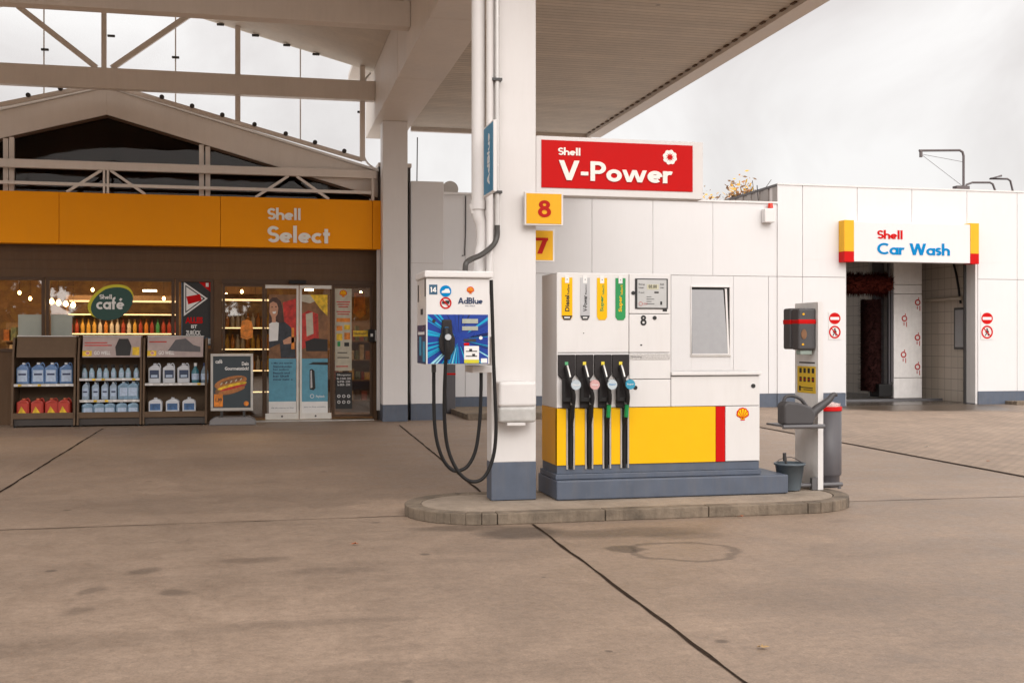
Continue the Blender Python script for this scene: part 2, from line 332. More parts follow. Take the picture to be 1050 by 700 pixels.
# ================================================================== SETTING
# ---- concrete ground
def ground_mat():
    m = bpy.data.materials.new('forecourt_concrete'); m.use_nodes = True; t = m.node_tree; b = t.nodes['Principled BSDF']; l = t.links.new
    g = N('ShaderNodeNewGeometry', t)
    def noise(s, d=6, r=.6, sc3=None):
        n = N('ShaderNodeTexNoise', t); n.inputs['Scale'].default_value = s; n.inputs['Detail'].default_value = d; n.inputs['Roughness'].default_value = r
        if sc3:
            q = N('ShaderNodeMapping', t); q.inputs['Scale'].default_value = sc3; l(g.outputs['Position'], q.inputs[0]); l(q.outputs[0], n.inputs['Vector'])
        else: l(g.outputs['Position'], n.inputs['Vector'])
        return n.outputs['Fac']
    def rng(x, a, b_, c, d):
        r = N('ShaderNodeMapRange', t); l(x, r.inputs[0])
        for i, v in enumerate((a, b_, c, d)): r.inputs[i+1].default_value = v
        return r.outputs[0]
    def math_(op, a, b_):
        q = N('ShaderNodeMath', t, operation=op)
        for i, v in enumerate((a, b_)):
            if isinstance(v, (int, float)): q.inputs[i].default_value = v
            else: l(v, q.inputs[i])
        return q.outputs[0]
    big = rng(noise(.25, 5, .6, (1, 1.1, 1)), .3, .7, .78, 1.14)
    mid = rng(noise(2.3, 10, .76, (1.0, 1.0, 1)), .3, .72, .80, 1.14)
    fine = math_('MULTIPLY', rng(noise(75, 3, .7), .3, .7, .82, 1.18), rng(noise(17, 7, .8), .32, .7, .76, 1.2))
    streak = rng(noise(2.2, 6, .65, (.3, 1.2, 1)), .55, .75, 1, .86)
    k = math_('MULTIPLY', math_('MULTIPLY', big, mid), math_('MULTIPLY', fine, streak))
    # slab tone steps from bay to bay
    sx = N('ShaderNodeSeparateXYZ', t); l(g.outputs['Position'], sx.inputs[0])
    slab = rng(math_('GREATER_THAN', sx.outputs['Y'], 10.3), 0, 1, .96, 1.04)
    k = math_('MULTIPLY', k, slab)
    # spots (gum, drips)
    vo = N('ShaderNodeTexVoronoi', t); vo.inputs['Scale'].default_value = 1.1; vo.inputs['Randomness'].default_value = 1; l(g.outputs['Position'], vo.inputs['Vector'])
    sp = rng(vo.outputs['Distance'], .03, .055, .5, 1.0)
    k = math_('MULTIPLY', k, sp)
    # individual stains: warped ellipses at measured places
    wn = N('ShaderNodeTexNoise', t); wn.inputs['Scale'].default_value = 2.4; wn.inputs['Detail'].default_value = 5; l(g.outputs['Position'], wn.inputs['Vector'])
    ws = N('ShaderNodeVectorMath', t, operation='MULTIPLY_ADD'); l(wn.outputs['Color'], ws.inputs[0]); ws.inputs[1].default_value = (.36, .3, 0); l(g.outputs['Position'], ws.inputs[2])
    def stain(px, py, rx, ry, val, soft=.45, ringy=False):
        c = G(px, py)
        q = N('ShaderNodeVectorMath', t, operation='SUBTRACT'); l(ws.outputs[0], q.inputs[0]); q.inputs[1].default_value = (c.x+.18, c.y+.15, 0)
        q2 = N('ShaderNodeVectorMath', t, operation='MULTIPLY'); l(q.outputs[0], q2.inputs[0]); q2.inputs[1].default_value = (1/rx, 1/ry, 0)
        ln = N('ShaderNodeVectorMath', t, operation='LENGTH'); l(q2.outputs[0], ln.inputs[0])
        if ringy:
            d = math_('ABSOLUTE', math_('SUBTRACT', ln.outputs['Value'], 1.0), 0); return rng(d, .04, .13, val, 1)
        return rng(ln.outputs['Value'], 1-soft, 1, val, 1)
    for a in [(535,546,.42,.36,.42),(640,546,.85,.30,.62),(705,549,.4,.22,.72),(640,563,.19,.16,.48,.25),(345,585,.5,.16,.80),(470,541,.5,.2,.6),
              (150,585,.12,.16,.62),(180,607,.13,.12,.62),(262,573,.34,.12,.70),(90,605,.12,.12,.68),(80,625,.12,.12,.70),(220,515,2.2,.9,.86),(400,517,.45,.5,1.28),
              (620,668,.03,.03,.5),(560,592,.02,.02,.5),(430,690,1.2,.3,.86),(850,610,1.0,.5,.88),(720,640,.6,.2,1.1),(60,660,.9,.25,.84),(980,560,1.4,.5,.9),(300,640,.9,.12,.82)]:
        k = math_('MULTIPLY', k, stain(*a))
    k = math_('MULTIPLY', k, stain(700, 565, .40, .36, .60, ringy=True))
    # hairline cracks
    vc = N('ShaderNodeTexVoronoi', t, feature='DISTANCE_TO_EDGE'); vc.inputs['Scale'].default_value = .33; l(ws.outputs[0], vc.inputs['Vector'])
    k = math_('MULTIPLY', k, rng(vc.outputs['Distance'], .0, .003, .9, 1.0))
    vm = N('ShaderNodeVectorMath', t, operation='SCALE'); vm.inputs[0].default_value = (.298, .218, .160); l(k, vm.inputs['Scale'])
    l(vm.outputs[0], b.inputs['Base Color'])
    l(rng(mid, .8, 1.1, .42, .74), b.inputs['Roughness'])
    bp = N('ShaderNodeBump', t); bp.inputs['Strength'].default_value = .35; bp.inputs['Distance'].default_value = .01; l(noise(45, 5, .7), bp.inputs['Height']); l(bp.outputs[0], b.inputs['Normal'])
    return m
gm = ground_mat()
g = MB(); g.add([(-600,-600,0),(600,-600,0),(600,900,0),(-600,900,0)], [(0,1,2,3)]); ground = tag(g.build('ground', m=gm), kind='structure')
JM = mat('tarred_joint', (.028, .017, .011), .9, spec=.1, var=.6, scale=30, bump=.3)
JL = mat('fine_saw_cut', (.06, .042, .03), .9, spec=.1, var=.3, scale=30)
j = MB()
def strip(x0, y0, x1, y1, wd, m, z=.004):
    j.use(m); n = max(2, int(math.hypot(x1-x0, y1-y0)/.22)); d = Vector((x1-x0, y1-y0)).normalized(); nn = Vector((-d.y, d.x))
    pts = []
    for i in range(n+1):
        t_ = i/n; wob = random.uniform(-.006, .006); ww = wd*random.uniform(.55, 1.25)/2
        p = Vector((x0+(x1-x0)*t_, y0+(y1-y0)*t_)) + nn*wob; pts.append((p+nn*ww, p-nn*ww))
    for i in range(n): j.add([(*pts[i][0],z),(*pts[i+1][0],z),(*pts[i+1][1],z),(*pts[i][1],z)], [(0,1,2,3)])
strip(1.8, -12, 2.34, 9.62, .026, JM); strip(2.28, 11.2, 2.62, 21.6, .028, JM)
strip(-2.38, -12, -2.80, 21.9, .03, JM); strip(-7.3, -12, -7.4, 22, .03, JM)
strip(-12, 10.22, 1.33, 10.34, .016, JL, .0045); strip(5.69, 10.3, 8.9, 10.22, .016, JL, .0045)
strip(8.80, 10.2, 20, 10.0, .012, JL, .0095); strip(-12, 1.5, 8.9, 1.4, .016, JL, .0045)
j.build('expansion_joint', ground)
# ---- block paving towards the car wash
def paving_mat():
    m = bpy.data.materials.new('brown_block_paving'); m.use_nodes = True; t = m.node_tree; b = t.nodes['Principled BSDF']; l = t.links.new
    g = N('ShaderNodeNewGeometry', t); br = N('ShaderNodeTexBrick', t)
    mp = N('ShaderNodeMapping', t); mp.inputs['Rotation'].default_value = (0, 0, R(90)); l(g.outputs['Position'], mp.inputs[0]); l(mp.outputs[0], br.inputs['Vector'])
    br.inputs['Scale'].default_value = 1; br.inputs['Brick Width'].default_value = .21; br.inputs['Row Height'].default_value = .105; br.inputs['Mortar Size'].default_value = .007
    br.inputs['Color1'].default_value = (.33,.24,.175,1); br.inputs['Color2'].default_value = (.27,.20,.15,1); br.inputs['Mortar'].default_value = (.12,.09,.06,1)
    n1 = N('ShaderNodeTexNoise', t); n1.inputs['Scale'].default_value = .9; n1.inputs['Detail'].default_value = 8; n1.inputs['Roughness'].default_value = .65; l(g.outputs['Position'], n1.inputs['Vector'])
    mr = N('ShaderNodeMapRange', t); l(n1.outputs['Fac'], mr.inputs[0]); mr.inputs[1].default_value = .3; mr.inputs[2].default_value = .7; mr.inputs[3].default_value = .78; mr.inputs[4].default_value = 1.2
    # wet run-off in front of the bay
    c = Vector((15.6, 25.2, 0)); ns = N('ShaderNodeTexNoise', t); ns.inputs['Scale'].default_value = .8; ns.inputs['Detail'].default_value = 5; l(g.outputs['Position'], ns.inputs['Vector'])
    ws = N('ShaderNodeVectorMath', t, operation='MULTIPLY_ADD'); l(ns.outputs['Color'], ws.inputs[0]); ws.inputs[1].default_value = (3, 3.2, 0); l(g.outputs['Position'], ws.inputs[2])
    q = N('ShaderNodeVectorMath', t, operation='SUBTRACT'); l(ws.outputs[0], q.inputs[0]); q.inputs[1].default_value = (c.x+1.5, c.y+1.6, 0)
    q2 = N('ShaderNodeVectorMath', t, operation='MULTIPLY'); l(q.outputs[0], q2.inputs[0]); q2.inputs[1].default_value = (.27, .36, 0)
    ln = N('ShaderNodeVectorMath', t, operation='LENGTH'); l(q2.outputs[0], ln.inputs[0])
    wet = N('ShaderNodeMapRange', t); l(ln.outputs['Value'], wet.inputs[0]); wet.inputs[1].default_value = .6; wet.inputs[2].default_value = 1.0; wet.inputs[3].default_value = .36; wet.inputs[4].default_value = 1
    k = N('ShaderNodeMath', t, operation='MULTIPLY'); l(mr.outputs[0], k.inputs[0]); l(wet.outputs[0], k.inputs[1])
    vm = N('ShaderNodeVectorMath', t, operation='SCALE'); l(br.outputs['Color'], vm.inputs[0]); l(k.outputs[0], vm.inputs['Scale']); l(vm.outputs[0], b.inputs['Base Color'])
    rr = N('ShaderNodeMapRange', t); l(wet.outputs[0], rr.inputs[0]); rr.inputs[1].default_value = .36; rr.inputs[2].default_value = 1; rr.inputs[3].default_value = .32; rr.inputs[4].default_value = .75; l(rr.outputs[0], b.inputs['Roughness'])
    bp = N('ShaderNodeBump', t); bp.inputs['Strength'].default_value = .5; bp.inputs['Distance'].default_value = .01; l(br.outputs['Fac'], bp.inputs['Height']); bp.invert = True; l(bp.outputs[0], b.inputs['Normal'])
    return m
pvm = paving_mat()
XB = 8.9
p = MB(); p.add([(8.72,9.0,.004),(60,9.0,.004),(60,25.9,.004),(9.3,25.9,.004)], [(0,1,2,3)]); paving = tag(p.build('paving', m=pvm), kind='structure')
p = MB(); p.add([(8.70,9,.008),(8.76,9,.008),(9.34,25.5,.008),(9.28,25.5,.008)], [(0,1,2,3)]); p.build('expansion_joint', paving, m=JM)
# ---- raised verge in front of the white building
SOIL = mat('gritty_soil', (.20, .15, .10), .9, var=.35, scale=5, bump=.8, bscale=25)
KERB = mat('weathered_kerb_stone', (.195, .152, .11), .8, var=.5, scale=3, bump=.35, bscale=30, grime=.75, gcol=(.055,.04,.028))
def prism_z(mb, pts, z0, z1): mb.prism([(x, y, z0) for x, y in pts], (0, 0, z1-z0))
v = MB(); prism_z(v, [(4.15,22.8),(6.0,22.8),(6.5,19.75),(9.0,19.75),(9.15,25.6),(4.15,25.6)], 0, .11); verge = tag(v.build('verge', m=SOIL), kind='structure')
v = MB()
def kerb_run(mb, pts, wd=.14, z1=.13, ln=1.0):
    for a, b in zip(pts, pts[1:]):
        a = Vector(a); b = Vector(b); d = (b-a); n = max(1, round(d.length/ln)); d.normalize(); nn = Vector((-d.y, d.x))*wd
        for i in range(n):
            s0 = a+(b-a)*(i/n)+d*.004; s1 = a+(b-a)*((i+1)/n)-d*.004; prism_z(mb, [s0, s1, s1+nn, s0+nn], 0, z1)
kerb_run(v, [(4.15,22.7),(6.0,22.7),(6.5,19.6),(9.05,19.6),(9.2,25.5)]); v.build('kerb', verge, m=KERB, bevel=.012)
v = MB(); kerb_run(v, [(18.6,25.0),(30,25.0)], z1=.1); prism_z(v, [(18.6,25.16),(30,25.16),(30,25.5),(18.6,25.5)], 0, .09)
tag(v.build('kerb', m=KERB, bevel=.012), kind='structure')

# ================================================================== PUMP ISLAND
IZ = .10
isl = thing('pump_island', (3.5, 10.38, 0), 'raised concrete pump island with rounded ends and stained kerb stones', 'island')
def stadium(x0, x1, y0, y1, n=14, inset=0):
    r = (y1-y0)/2-inset; cy = (y0+y1)/2; a = x0+(y1-y0)/2; b = x1-(y1-y0)/2
    return [(b+r*math.cos(R(-90+180*i/n)), cy+r*math.sin(R(-90+180*i/n))) for i in range(n+1)] + [(a+r*math.cos(R(90+180*i/n)), cy+r*math.sin(R(90+180*i/n))) for i in range(n+1)]
out_ = stadium(1.31, 5.70, 9.66, 11.1, 16); inn = stadium(1.31, 5.70, 9.66, 11.1, 16, .15)
mb = MB(); n = len(out_)
# kerb stones: straight runs in 1 m stones, ends in short arcs
def seg_split(poly):
    res = []
    for i in range(len(poly)):
        a = Vector(poly[i]); b = Vector(poly[(i+1) % len(poly)]); k = max(1, round((b-a).length/.95)); res += [a+(b-a)*(q/k) for q in range(k)]
    return res
for i in range(n):
    a, b = Vector(out_[i]), Vector(out_[(i+1) % n]); c, d = Vector(inn[i]), Vector(inn[(i+1) % n]); k = max(1, round((b-a).length/.95))
    for q in range(k):
        g_ = .004 if (k > 1 or i % 8 == 0) else 0
        t0 = q/k; t1 = (q+1)/k; dd = (b-a).normalized()*g_
        prism_z(mb, [a+(b-a)*t0+dd, a+(b-a)*t1-dd, c+(d-c)*t1-dd, c+(d-c)*t0+dd], 0, IZ)
mb.build('kerb', isl, m=KERB, bevel=.008)
mb = MB(); prism_z(mb, stadium(1.31, 5.70, 9.66, 11.1, 16, .158), 0, IZ-.006); mb.build('slab', isl, m=mat('island_concrete', (.33,.265,.205), .8, var=.2, scale=3, bump=.4, grime=.35, gcol=(.12,.09,.06)))

# ================================================================== CANOPY
can = thing('station_canopy', (2.6, 10.6, 0), 'huge cream steel forecourt canopy on white columns with boarded soffit', 'canopy')
ZB = 6.01; ZS = 6.27; YE = 24.7; YN = 8.4; XL, XR = 2.26, 3.04
def soffit_mat():
    m = mat('cream_soffit_boards', (.60, .53, .445), .6, var=.10, scale=1.5, grime=.2)
    m = m.copy(); m.name = 'cream_boarded_soffit'; t = m.node_tree; b = t.nodes['Principled BSDF']; l = t.links.new
    g = N('ShaderNodeNewGeometry', t); s = N('ShaderNodeSeparateXYZ', t); l(g.outputs['Position'], s.inputs[0])
    w1 = N('ShaderNodeMath', t, operation='MULTIPLY'); l(s.outputs['Y'], w1.inputs[0]); w1.inputs[1].default_value = 1/.14
    fr = N('ShaderNodeMath', t, operation='FRACT'); l(w1.outputs[0], fr.inputs[0])
    mr = N('ShaderNodeMapRange', t); l(fr.outputs[0], mr.inputs[0]); mr.inputs[1].default_value = .0; mr.inputs[2].default_value = .14; mr.inputs[3].default_value = .38; mr.inputs[4].default_value = 1
    fl = N('ShaderNodeMath', t, operation='FLOOR'); l(w1.outputs[0], fl.inputs[0]); wn = N('ShaderNodeTexWhiteNoise', t, noise_dimensions='1D'); l(fl.outputs[0], wn.inputs['W'])
    m2 = N('ShaderNodeMapRange', t); l(wn.outputs['Value'], m2.inputs[0]); m2.inputs[3].default_value = .93; m2.inputs[4].default_value = 1.05
    k = N('ShaderNodeMath', t, operation='MULTIPLY'); l(mr.outputs[0], k.inputs[0]); l(m2.outputs[0], k.inputs[1])
    vo = N('ShaderNodeTexVoronoi', t); vo.inputs['Scale'].default_value = 1.3; l(g.outputs['Position'], vo.inputs['Vector'])
    m3 = N('ShaderNodeMapRange', t); l(vo.outputs['Distance'], m3.inputs[0]); m3.inputs[1].default_value = .03; m3.inputs[2].default_value = .06; m3.inputs[3].default_value = .5; m3.inputs[4].default_value = 1
    k2 = N('ShaderNodeMath', t, operation='MULTIPLY'); l(k.outputs[0], k2.inputs[0]); l(m3.outputs[0], k2.inputs[1])
    src = b.inputs['Base Color'].links[0].from_socket; vm = N('ShaderNodeVectorMath', t, operation='SCALE'); l(src, vm.inputs[0]); l(k2.outputs[0], vm.inputs['Scale']); l(vm.outputs[0], b.inputs['Base Color'])
    bp = N('ShaderNodeBump', t); bp.inputs['Strength'].default_value = .6; bp.inputs['Distance'].default_value = .02; l(mr.outputs[0], bp.inputs['Height']); l(bp.outputs[0], b.inputs['Normal'])
    return m
SOFB = soffit_mat(); SOFP = MATS['cream_soffit_boards']
def beam(x0, x1):
    o = MB().box(x0, x1, YN, YE, ZB, 7.18)
    return o
mb = beam(XL, XR); mb.build('main_beam', can, m=STEEL, bevel=.008)
mb = beam(-8.6, -7.85); mb.build('main_beam', can, m=STEEL, bevel=.008)
# butt straps where beam sections are welded
for y in (15.3, 18.9): MB().box(XL-.003, XR+.003, y-.008, y+.008, ZB-.003, 7.17).build('weld_seam', can, m=STEEL)
# flat bay to the right
XE = 7.22
mb = MB().box(XR+.005, XE, YN, YE-.22, ZS, ZS+.25); mb.build('soffit', can, m=SOFB)
mb = MB().box(XE+.004, XE+.10, YN, YE+.02, ZS-.07, ZS+.5).box(XE+.15, XE+.37, YN, YE+.02, ZS-.03, ZS+.55); mb.build('edge_fascia', can, m=STEEL, bevel=.006)
mb = MB().box(XE+.10, XE+.15, YN, YE, ZS+.03, ZS+.5); 
for i in range(47): mb.box(XE-.05, XE-.01, 24.2-i*.33, 24.34-i*.33, ZS-.02, ZS-.002)
mb.build('soffit_clip', can, m=BROWN)
mb = MB().box(XR+.2, XE, YE-.10, YE+.02, ZS-.07, ZS+.5); mb.build('edge_fascia', can, m=STEEL, bevel=.006)
mb = MB().box(XR+.005, XE-.004, YE-.22, YE-.10, ZS+.04, ZS+.3); mb.build('shadow_gap', can, m=BROWN)
mb = MB().box(XL-.4, XE+.4, YN, YE-.3, 7.2, 7.3); mb.build('roof', can, m=STEEL)
# gabled bay to the left: ridge X=-2.9
RX = -2.9; ZR = 8.40; ZE = 7.06
sl = (ZR-ZE)/(XL-RX)
mb = MB()
mb.prism([(XL-.005,YN,ZE),(RX,YN,ZR),(RX,YN,ZR+.18),(XL-.005,YN,ZE+.18)], (0, 23.0-YN, 0))
mb.prism([(RX,YN,ZR),(-7.84,YN,ZR-sl*4.94),(-7.84,YN,ZR-sl*4.94+.18),(RX,YN,ZR+.18)], (0, 23.0-YN, 0))
mb.build('gable_soffit', can, m=SOFP)
for k, (yy, d) in enumerate([(17.2,.26),(22.62,.2),(11.9,.26)]):
    mb = MB().box(-7.845, XL-.004, yy, yy+d, 6.40, 6.79); mb.build('tie_beam', can, m=STEEL, bevel=.01)
# end truss above the tie at Y=22.62
def bar(mb, a, b, wd, dp):
    a = Vector(a); b = Vector(b); d = (b-a).normalized(); s_ = d.cross(Vector((0,1,0))).normalized()*wd/2
    mb.prism([a-s_, a+s_, b+s_, b-s_], (0, dp, 0))
yt = 22.66
mid = P(111, 72, yt)
mb = MB(); bar(mb, (RX+.02, yt, 6.79), (RX+.02, yt, ZR-.01), .09, .08); mb.build('king_post', can, m=STEEL)
mb = MB(); bar(mb, (RX-.12, yt, 6.80), (P(18,6,yt).x, yt, P(18,6,yt).z), .10, .08); mb.build('diagonal_strut', can, m=STEEL)
mb = MB(); bar(mb, (RX+.16, yt, 6.80), (P(194,15,yt).x, yt, P(194,15,yt).z), .10, .08); mb.build('diagonal_strut', can, m=STEEL)
# columns
def column(x0, x1, y0, y1, z0, zt, skt, lab=None):
    mb = MB().box(x0, x1, y0, y1, z0+skt, zt); c = mb.build('column', can, m=COLM, bevel=.006)
    if lab: c['label'] = lab
    WLOC[c.name] = WLOC[can.name]
    mb = MB().box(x0-.002, x1+.002, y0-.002, y1+.002, z0, z0+skt); mb.build('column_skirt', c, m=SKIRT, bevel=.006); return c
a = P(392.5, 432, 22.6); b = P(418, 432, 22.6)
column(a.x, b.x, 22.6, 23.05, 0, ZB-.003, .335, 'white column standing at the right end of the shop front')
CY = 10.46
a = P(504, 512, CY); b = P(549.5, 512, CY)
CX0, CX1 = a.x, b.x
maincol = column(CX0, CX1, CY, CY+.22, IZ, ZB+.35, P(504,474,CY).z-IZ, 'white column with blue skirting standing on the pump island')
column(-8.5, -8.0, 22.6, 23.05, 0, ZB, .335); column(-8.5, -8.0, CY, CY+.3, 0, ZB, .335)

# ================================================================== GLASS SCREEN between canopy and shop roof
gs = thing('glass_gable_screen', (RX, 22.9, 4.5), 'clear glass gable screen with dark clamps, sky behind, above the shop roof', 'glass screen')
yg = 22.92
def zcan(x): return ZR - sl*abs(x-RX)
def zscr(x): return 6.56 - .262*abs(x-RX)
edges = [-7.7, -5.3, P(45,60,yg).x, RX, P(180,60,yg).x, P(244,60,yg).x, P(308,60,yg).x, P(371,60,yg).x]
for a, b in zip(edges, edges[1:]):
    mb = MB(); mb.prism([(a+.012,yg,zscr(a)+.02),(b-.012,yg,zscr(b)+.02),(b-.012,yg,zcan(b)-.02),(a+.012,yg,zcan(a)-.02)], (0,.012,0)); mb.build('pane', gs, m=CLEAR)
SEAL = mat('translucent_silicone_joint', (.78,.76,.73), .4)
for x in edges[1:-1]:
    if abs(x-RX) > .1: mb = MB().box(x-.012, x+.012, yg, yg+.012, zscr(x)+.02, zcan(x)-.02); mb.build('joint', gs, m=SEAL)
x = edges[5]; mb = MB().box(x-.05, x+.05, 22.70, 22.80, zscr(x), zcan(x)-.01); mb.build('post', gs, m=STEEL)
x = edges[7]; mb = MB().box(x-.05, x+.05, 22.74, 22.84, zscr(x)-.05, zcan(x)-.01); mb.build('post', gs, m=STEEL)
mb = MB()
for k in (-1, 1):
    e = -7.7 if k < 0 else edges[7]
    mb.prism([(RX, yg-.03, zscr(RX)-.05), (e, yg-.03, zscr(e)-.05), (e, yg-.03, zscr(e)+.03), (RX, yg-.03, zscr(RX)+.03)], (0,.08,0))
mb.build('bottom_rail', gs, m=STEEL)
for px, py in [(29,101),(62,94),(166,99),(197,109),(228,118),(261,128),(293,137),(323,147),(353,156)]:
    c = P(px, py, yg-.04); z = zscr(c.x)+.05; mb = MB().cyl((c.x, yg-.07, z), (c.x, yg-.01, z), .045, n=12); mb.build('clamp', gs, m=DARKG)
for px, py in [(46,51),(180,59),(114,37),(226,26.5),(262,37.6),(294,47.4),(324,56.8),(370,115)]:
    c = P(px, py, yg-.04); c.z = zcan(c.x)-.035 if py in (26.5,37.6,47.4,56.8) else c.z; mb = MB().box(c.x-.07, c.x+.07, yg-.06, yg-.005, c.z-.022, c.z+.022); mb.build('clamp', gs, m=DARKG, bevel=.01)
cbl = MB().tube([P(380,75,22.8), P(374,84,22.8), P(372.5,110,22.8), P(372,150,22.8), P(376,166,22.8), P(388,175,22.85)], .018, n=8)
tag(cbl.build('cable'), 'black cable hanging beside the end post of the glass screen', 'cable')

# ================================================================== SHOP
YS = 23.3; YBD = 22.95
shop = thing('shop_building', (RX, YS, 0), 'station shop with orange fascia, brown cladding and gabled dark glass front', 'shop')
xl = -9.0; xr = P(386, 300, YS).x
# band
def zat(px, py, Y): return P(px, py, Y).z
zb0, zb1 = zat(390.7, 255.6, YBD), zat(390.7, 205.8, YBD)
jx = [xl-.2, P(-105,220,YBD).x, P(60.5,220,YBD).x, P(226,220,YBD).x, P(382,220,YBD).x, P(390.7,220,YBD).x]
mb = MB()
for a, b in zip(jx, jx[1:]): mb.box(a+.004, b-.004, YBD, YBD+.3, zb0, zb1)
band = mb.build('fascia_band', shop, m=ORANGE, bevel=.004); WLOC[band.name] = WLOC[shop.name]
mb = MB(); wordp(mb, 'Shell', 274.3, 309, 225.2, 11.8, YBD-.002, .03); wordp(mb, 'Select', 274.3, 339, 248.5, 16.8, YBD-.002, .03)
mb.build('lettering', band, m=LET)
# wall with openings: frames assembled from boxes
def wbox(mb, px0, px1, py0, py1, Y=YS, d=.12):   # constant world heights taken at column px0
    a = P(px0, py1, Y); b = P(px1, py0, Y); a2 = P(px0, py0, Y); return mb.box(a.x, b.x, Y, Y+d, a.z, a2.z)
def ZS_(py): return H + (350-py)/F*YS/(cs+.28*sn)      # height of the shop front row, taken at photo x = 200
zwt = 2.83; zwb = 1.50; zdt = 2.70
X = lambda px, Y=YS: P(px, 350, Y).x
mb = MB()
mb.box(xl, xr+.02, YS, YS+.15, 2.83, 3.62)                       # head
mb.box(xl, X(219), YS+.002, YS+.15, 0, 1.40)                      # parapet under the windows
mb.box(X(219), X(227.5), YS, YS+.15, 0, 2.83)                     # pier
mb.box(X(382.5), xr+.02, YS, YS+.15, 0, 2.83)
mb.build('wall', shop, m=BROWN, bevel=.004)
mb = MB()
for z in (3.0, 3.17, 3.34): mb.box(xl, xr, YS-.006, YS+.01, z, z+.006)
mb.build('cladding_joint', shop, m=BRFR)
def window(x0, x1, z0, z1, fw=.06, m=GLASS, name='window', Y=YS, glassY=.05):
    f = MB().box(x0, x1, Y-.02, Y+.08, z0, z0+fw).box(x0, x1, Y-.02, Y+.08, z1-fw, z1).box(x0, x0+fw, Y-.018, Y+.078, z0+fw, z1-fw).box(x1-fw, x1, Y-.018, Y+.078, z0+fw, z1-fw)
    o = f.build(name, shop, m=BRFR, bevel=.004); WLOC[o.name] = WLOC[shop.name]
    MB().box(x0+fw, x1-fw, Y+glassY, Y+glassY+.008, z0+fw, z1-fw).build('pane', o, m=m); return o
window(X(-130), X(-40), 1.40, 2.84); window(X(-38), X(46), 1.40, 2.84); window(X(47), X(179), 1.40, 2.84); window(X(180), X(219), 1.40, 2.84)
window(X(228), X(271.5), .06, zdt+.05, .05); window(X(340.5), X(382), .06, zdt+.05, .05)
mb = MB().box(X(227.5), X(382.5), YS-.04, YS+.12, zdt+.05, 2.84).box(X(296), X(296)+.001, YS, YS+.01, 2.7, 2.71); mb.build('door_header', shop, m=BRFR, bevel=.004)
DWHITE = mat('white_door_rail', (.70,.67,.62), .4, grime=.1)
def sdoor(x0, x1, stile_right):
    f = MB().box(x0, x1, YS+.0, YS+.04, .03, .15).box(x0, x1, YS+.0, YS+.04, zdt-.03, zdt+.04)
    sx = (x1-.045, x1) if stile_right else (x0, x0+.045)
    f.box(sx[0], sx[1], YS-.002, YS+.042, .15, zdt-.03)
    o = f.build('sliding_door', shop, m=DWHITE, bevel=.003); WLOC[o.name] = WLOC[shop.name]
    ox = (x0, x0+.03) if stile_right else (x1-.03, x1)
    MB().box(ox[0], ox[1], YS-.001, YS+.041, .15, zdt-.03).build('stile', o, m=BRFR)
    MB().box(min(sx[0], x0+.03) if not stile_right else x0+.03, x1-.045 if stile_right else x1-.03, YS+.016, YS+.024, .15, zdt-.03).build('pane', o, m=GLASS)
    c = (x0+x1)/2; MB().cyl((c, YS-.006, .09), (c, YS+.001, .09), .02, n=10).build('lock', o, m=DARKG)
sdoor(X(272), X(306.3), True); sdoor(X(307.2), X(340), False)
mb = MB().box(X(229), X(382), YS-.25, YS+.3, .0, .02); mb.build('threshold', shop, m=ALU)
# gable above the band
yG = 23.25
gx = X(385, yG); zpk_o = 6.54; zpk_i = 6.02; s1 = .278
def gable(mb, zt, zb_, x0, x1, y0, y1):
    for e in (x0, x1):
        mb.prism([(RX,y0,zt),(e,y0,zt-s1*abs(e-RX)),(e,y0,zb_-s1*abs(e-RX)),(RX,y0,zb_)], (0,y1-y0,0))
mb = MB(); gable(mb, zpk_o, zpk_i, -8.3, gx+.05, yG, yG+.25); mb.build('gable_board', shop, m=STEEL, bevel=.006)
mb = MB(); gable(mb, zpk_o+.05, zpk_o+.004, -8.35, gx+.10, yG-.07, yG+6); mb.build('roof', shop, m=mat('bright_roof_edge', (.8,.78,.75), .4))
mb = MB(); gable(mb, zpk_i-.002, zpk_i-.05, -8.3, gx+.05, yG+.03, yG+.2); mb.build('gable_trim', shop, m=BRFR)
mb = MB(); mb.prism([(RX,yG+.12,zpk_i-.05),(-8.3,yG+.12,zpk_i-.05-s1*5.4),(-8.3,yG+.12,4.3),(gx,yG+.12,4.3),(gx,yG+.12,zpk_i-.05-s1*(gx-RX))], (0,.01,0)); mb.build('gable_glazing', shop, m=ROOFGL)
for px in (5.5, 11.5, 206.5, 213, ):
    c = P(px, 170, yG); MB().box(c.x-.045, c.x+.045, yG+.02, yG+.11, 4.3, zpk_i-.02-s1*abs(c.x-RX)).build('mullion', shop, m=STEEL)
# balustrade truss above the band
yr = 22.98
mb = MB(); mb.box(xl, P(386,180,yr).x, yr, yr+.12, zat(386,183,yr), zat(386,175,yr)); mb.box(P(384,180,yr).x-.06, P(384,180,yr).x, yr+.002, yr+.1, zb1, zat(386,183,yr)); mb.build('truss_rail', shop, m=STEEL, bevel=.006)
mb = MB().box(xl, P(385,180,yr).x-.062, yr+.02, yr+.08, zat(386,199,yr), zat(386,196,yr)); mb.build('truss_rail', shop, m=STEEL)
zr_ = zat(386,183,yr)
for px in (108.5, 300, -90):
    c = P(px, 180, yr).x
    mb = MB().box(c-.055, c-.015, yr+.01, yr+.09, zb1+.0, zr_).box(c+.015, c+.055, yr+.01, yr+.09, zb1, zr_) if px != 300 else MB()
    bar(mb, (c-.08, yr+.03, zr_), (c-.72, yr+.03, zb1+.01), .05, .04); bar(mb, (c+.08, yr+.03, zr_), (c+.72, yr+.03, zb1+.01), .05, .04)
    mb.build('truss_brace', shop, m=STEEL)
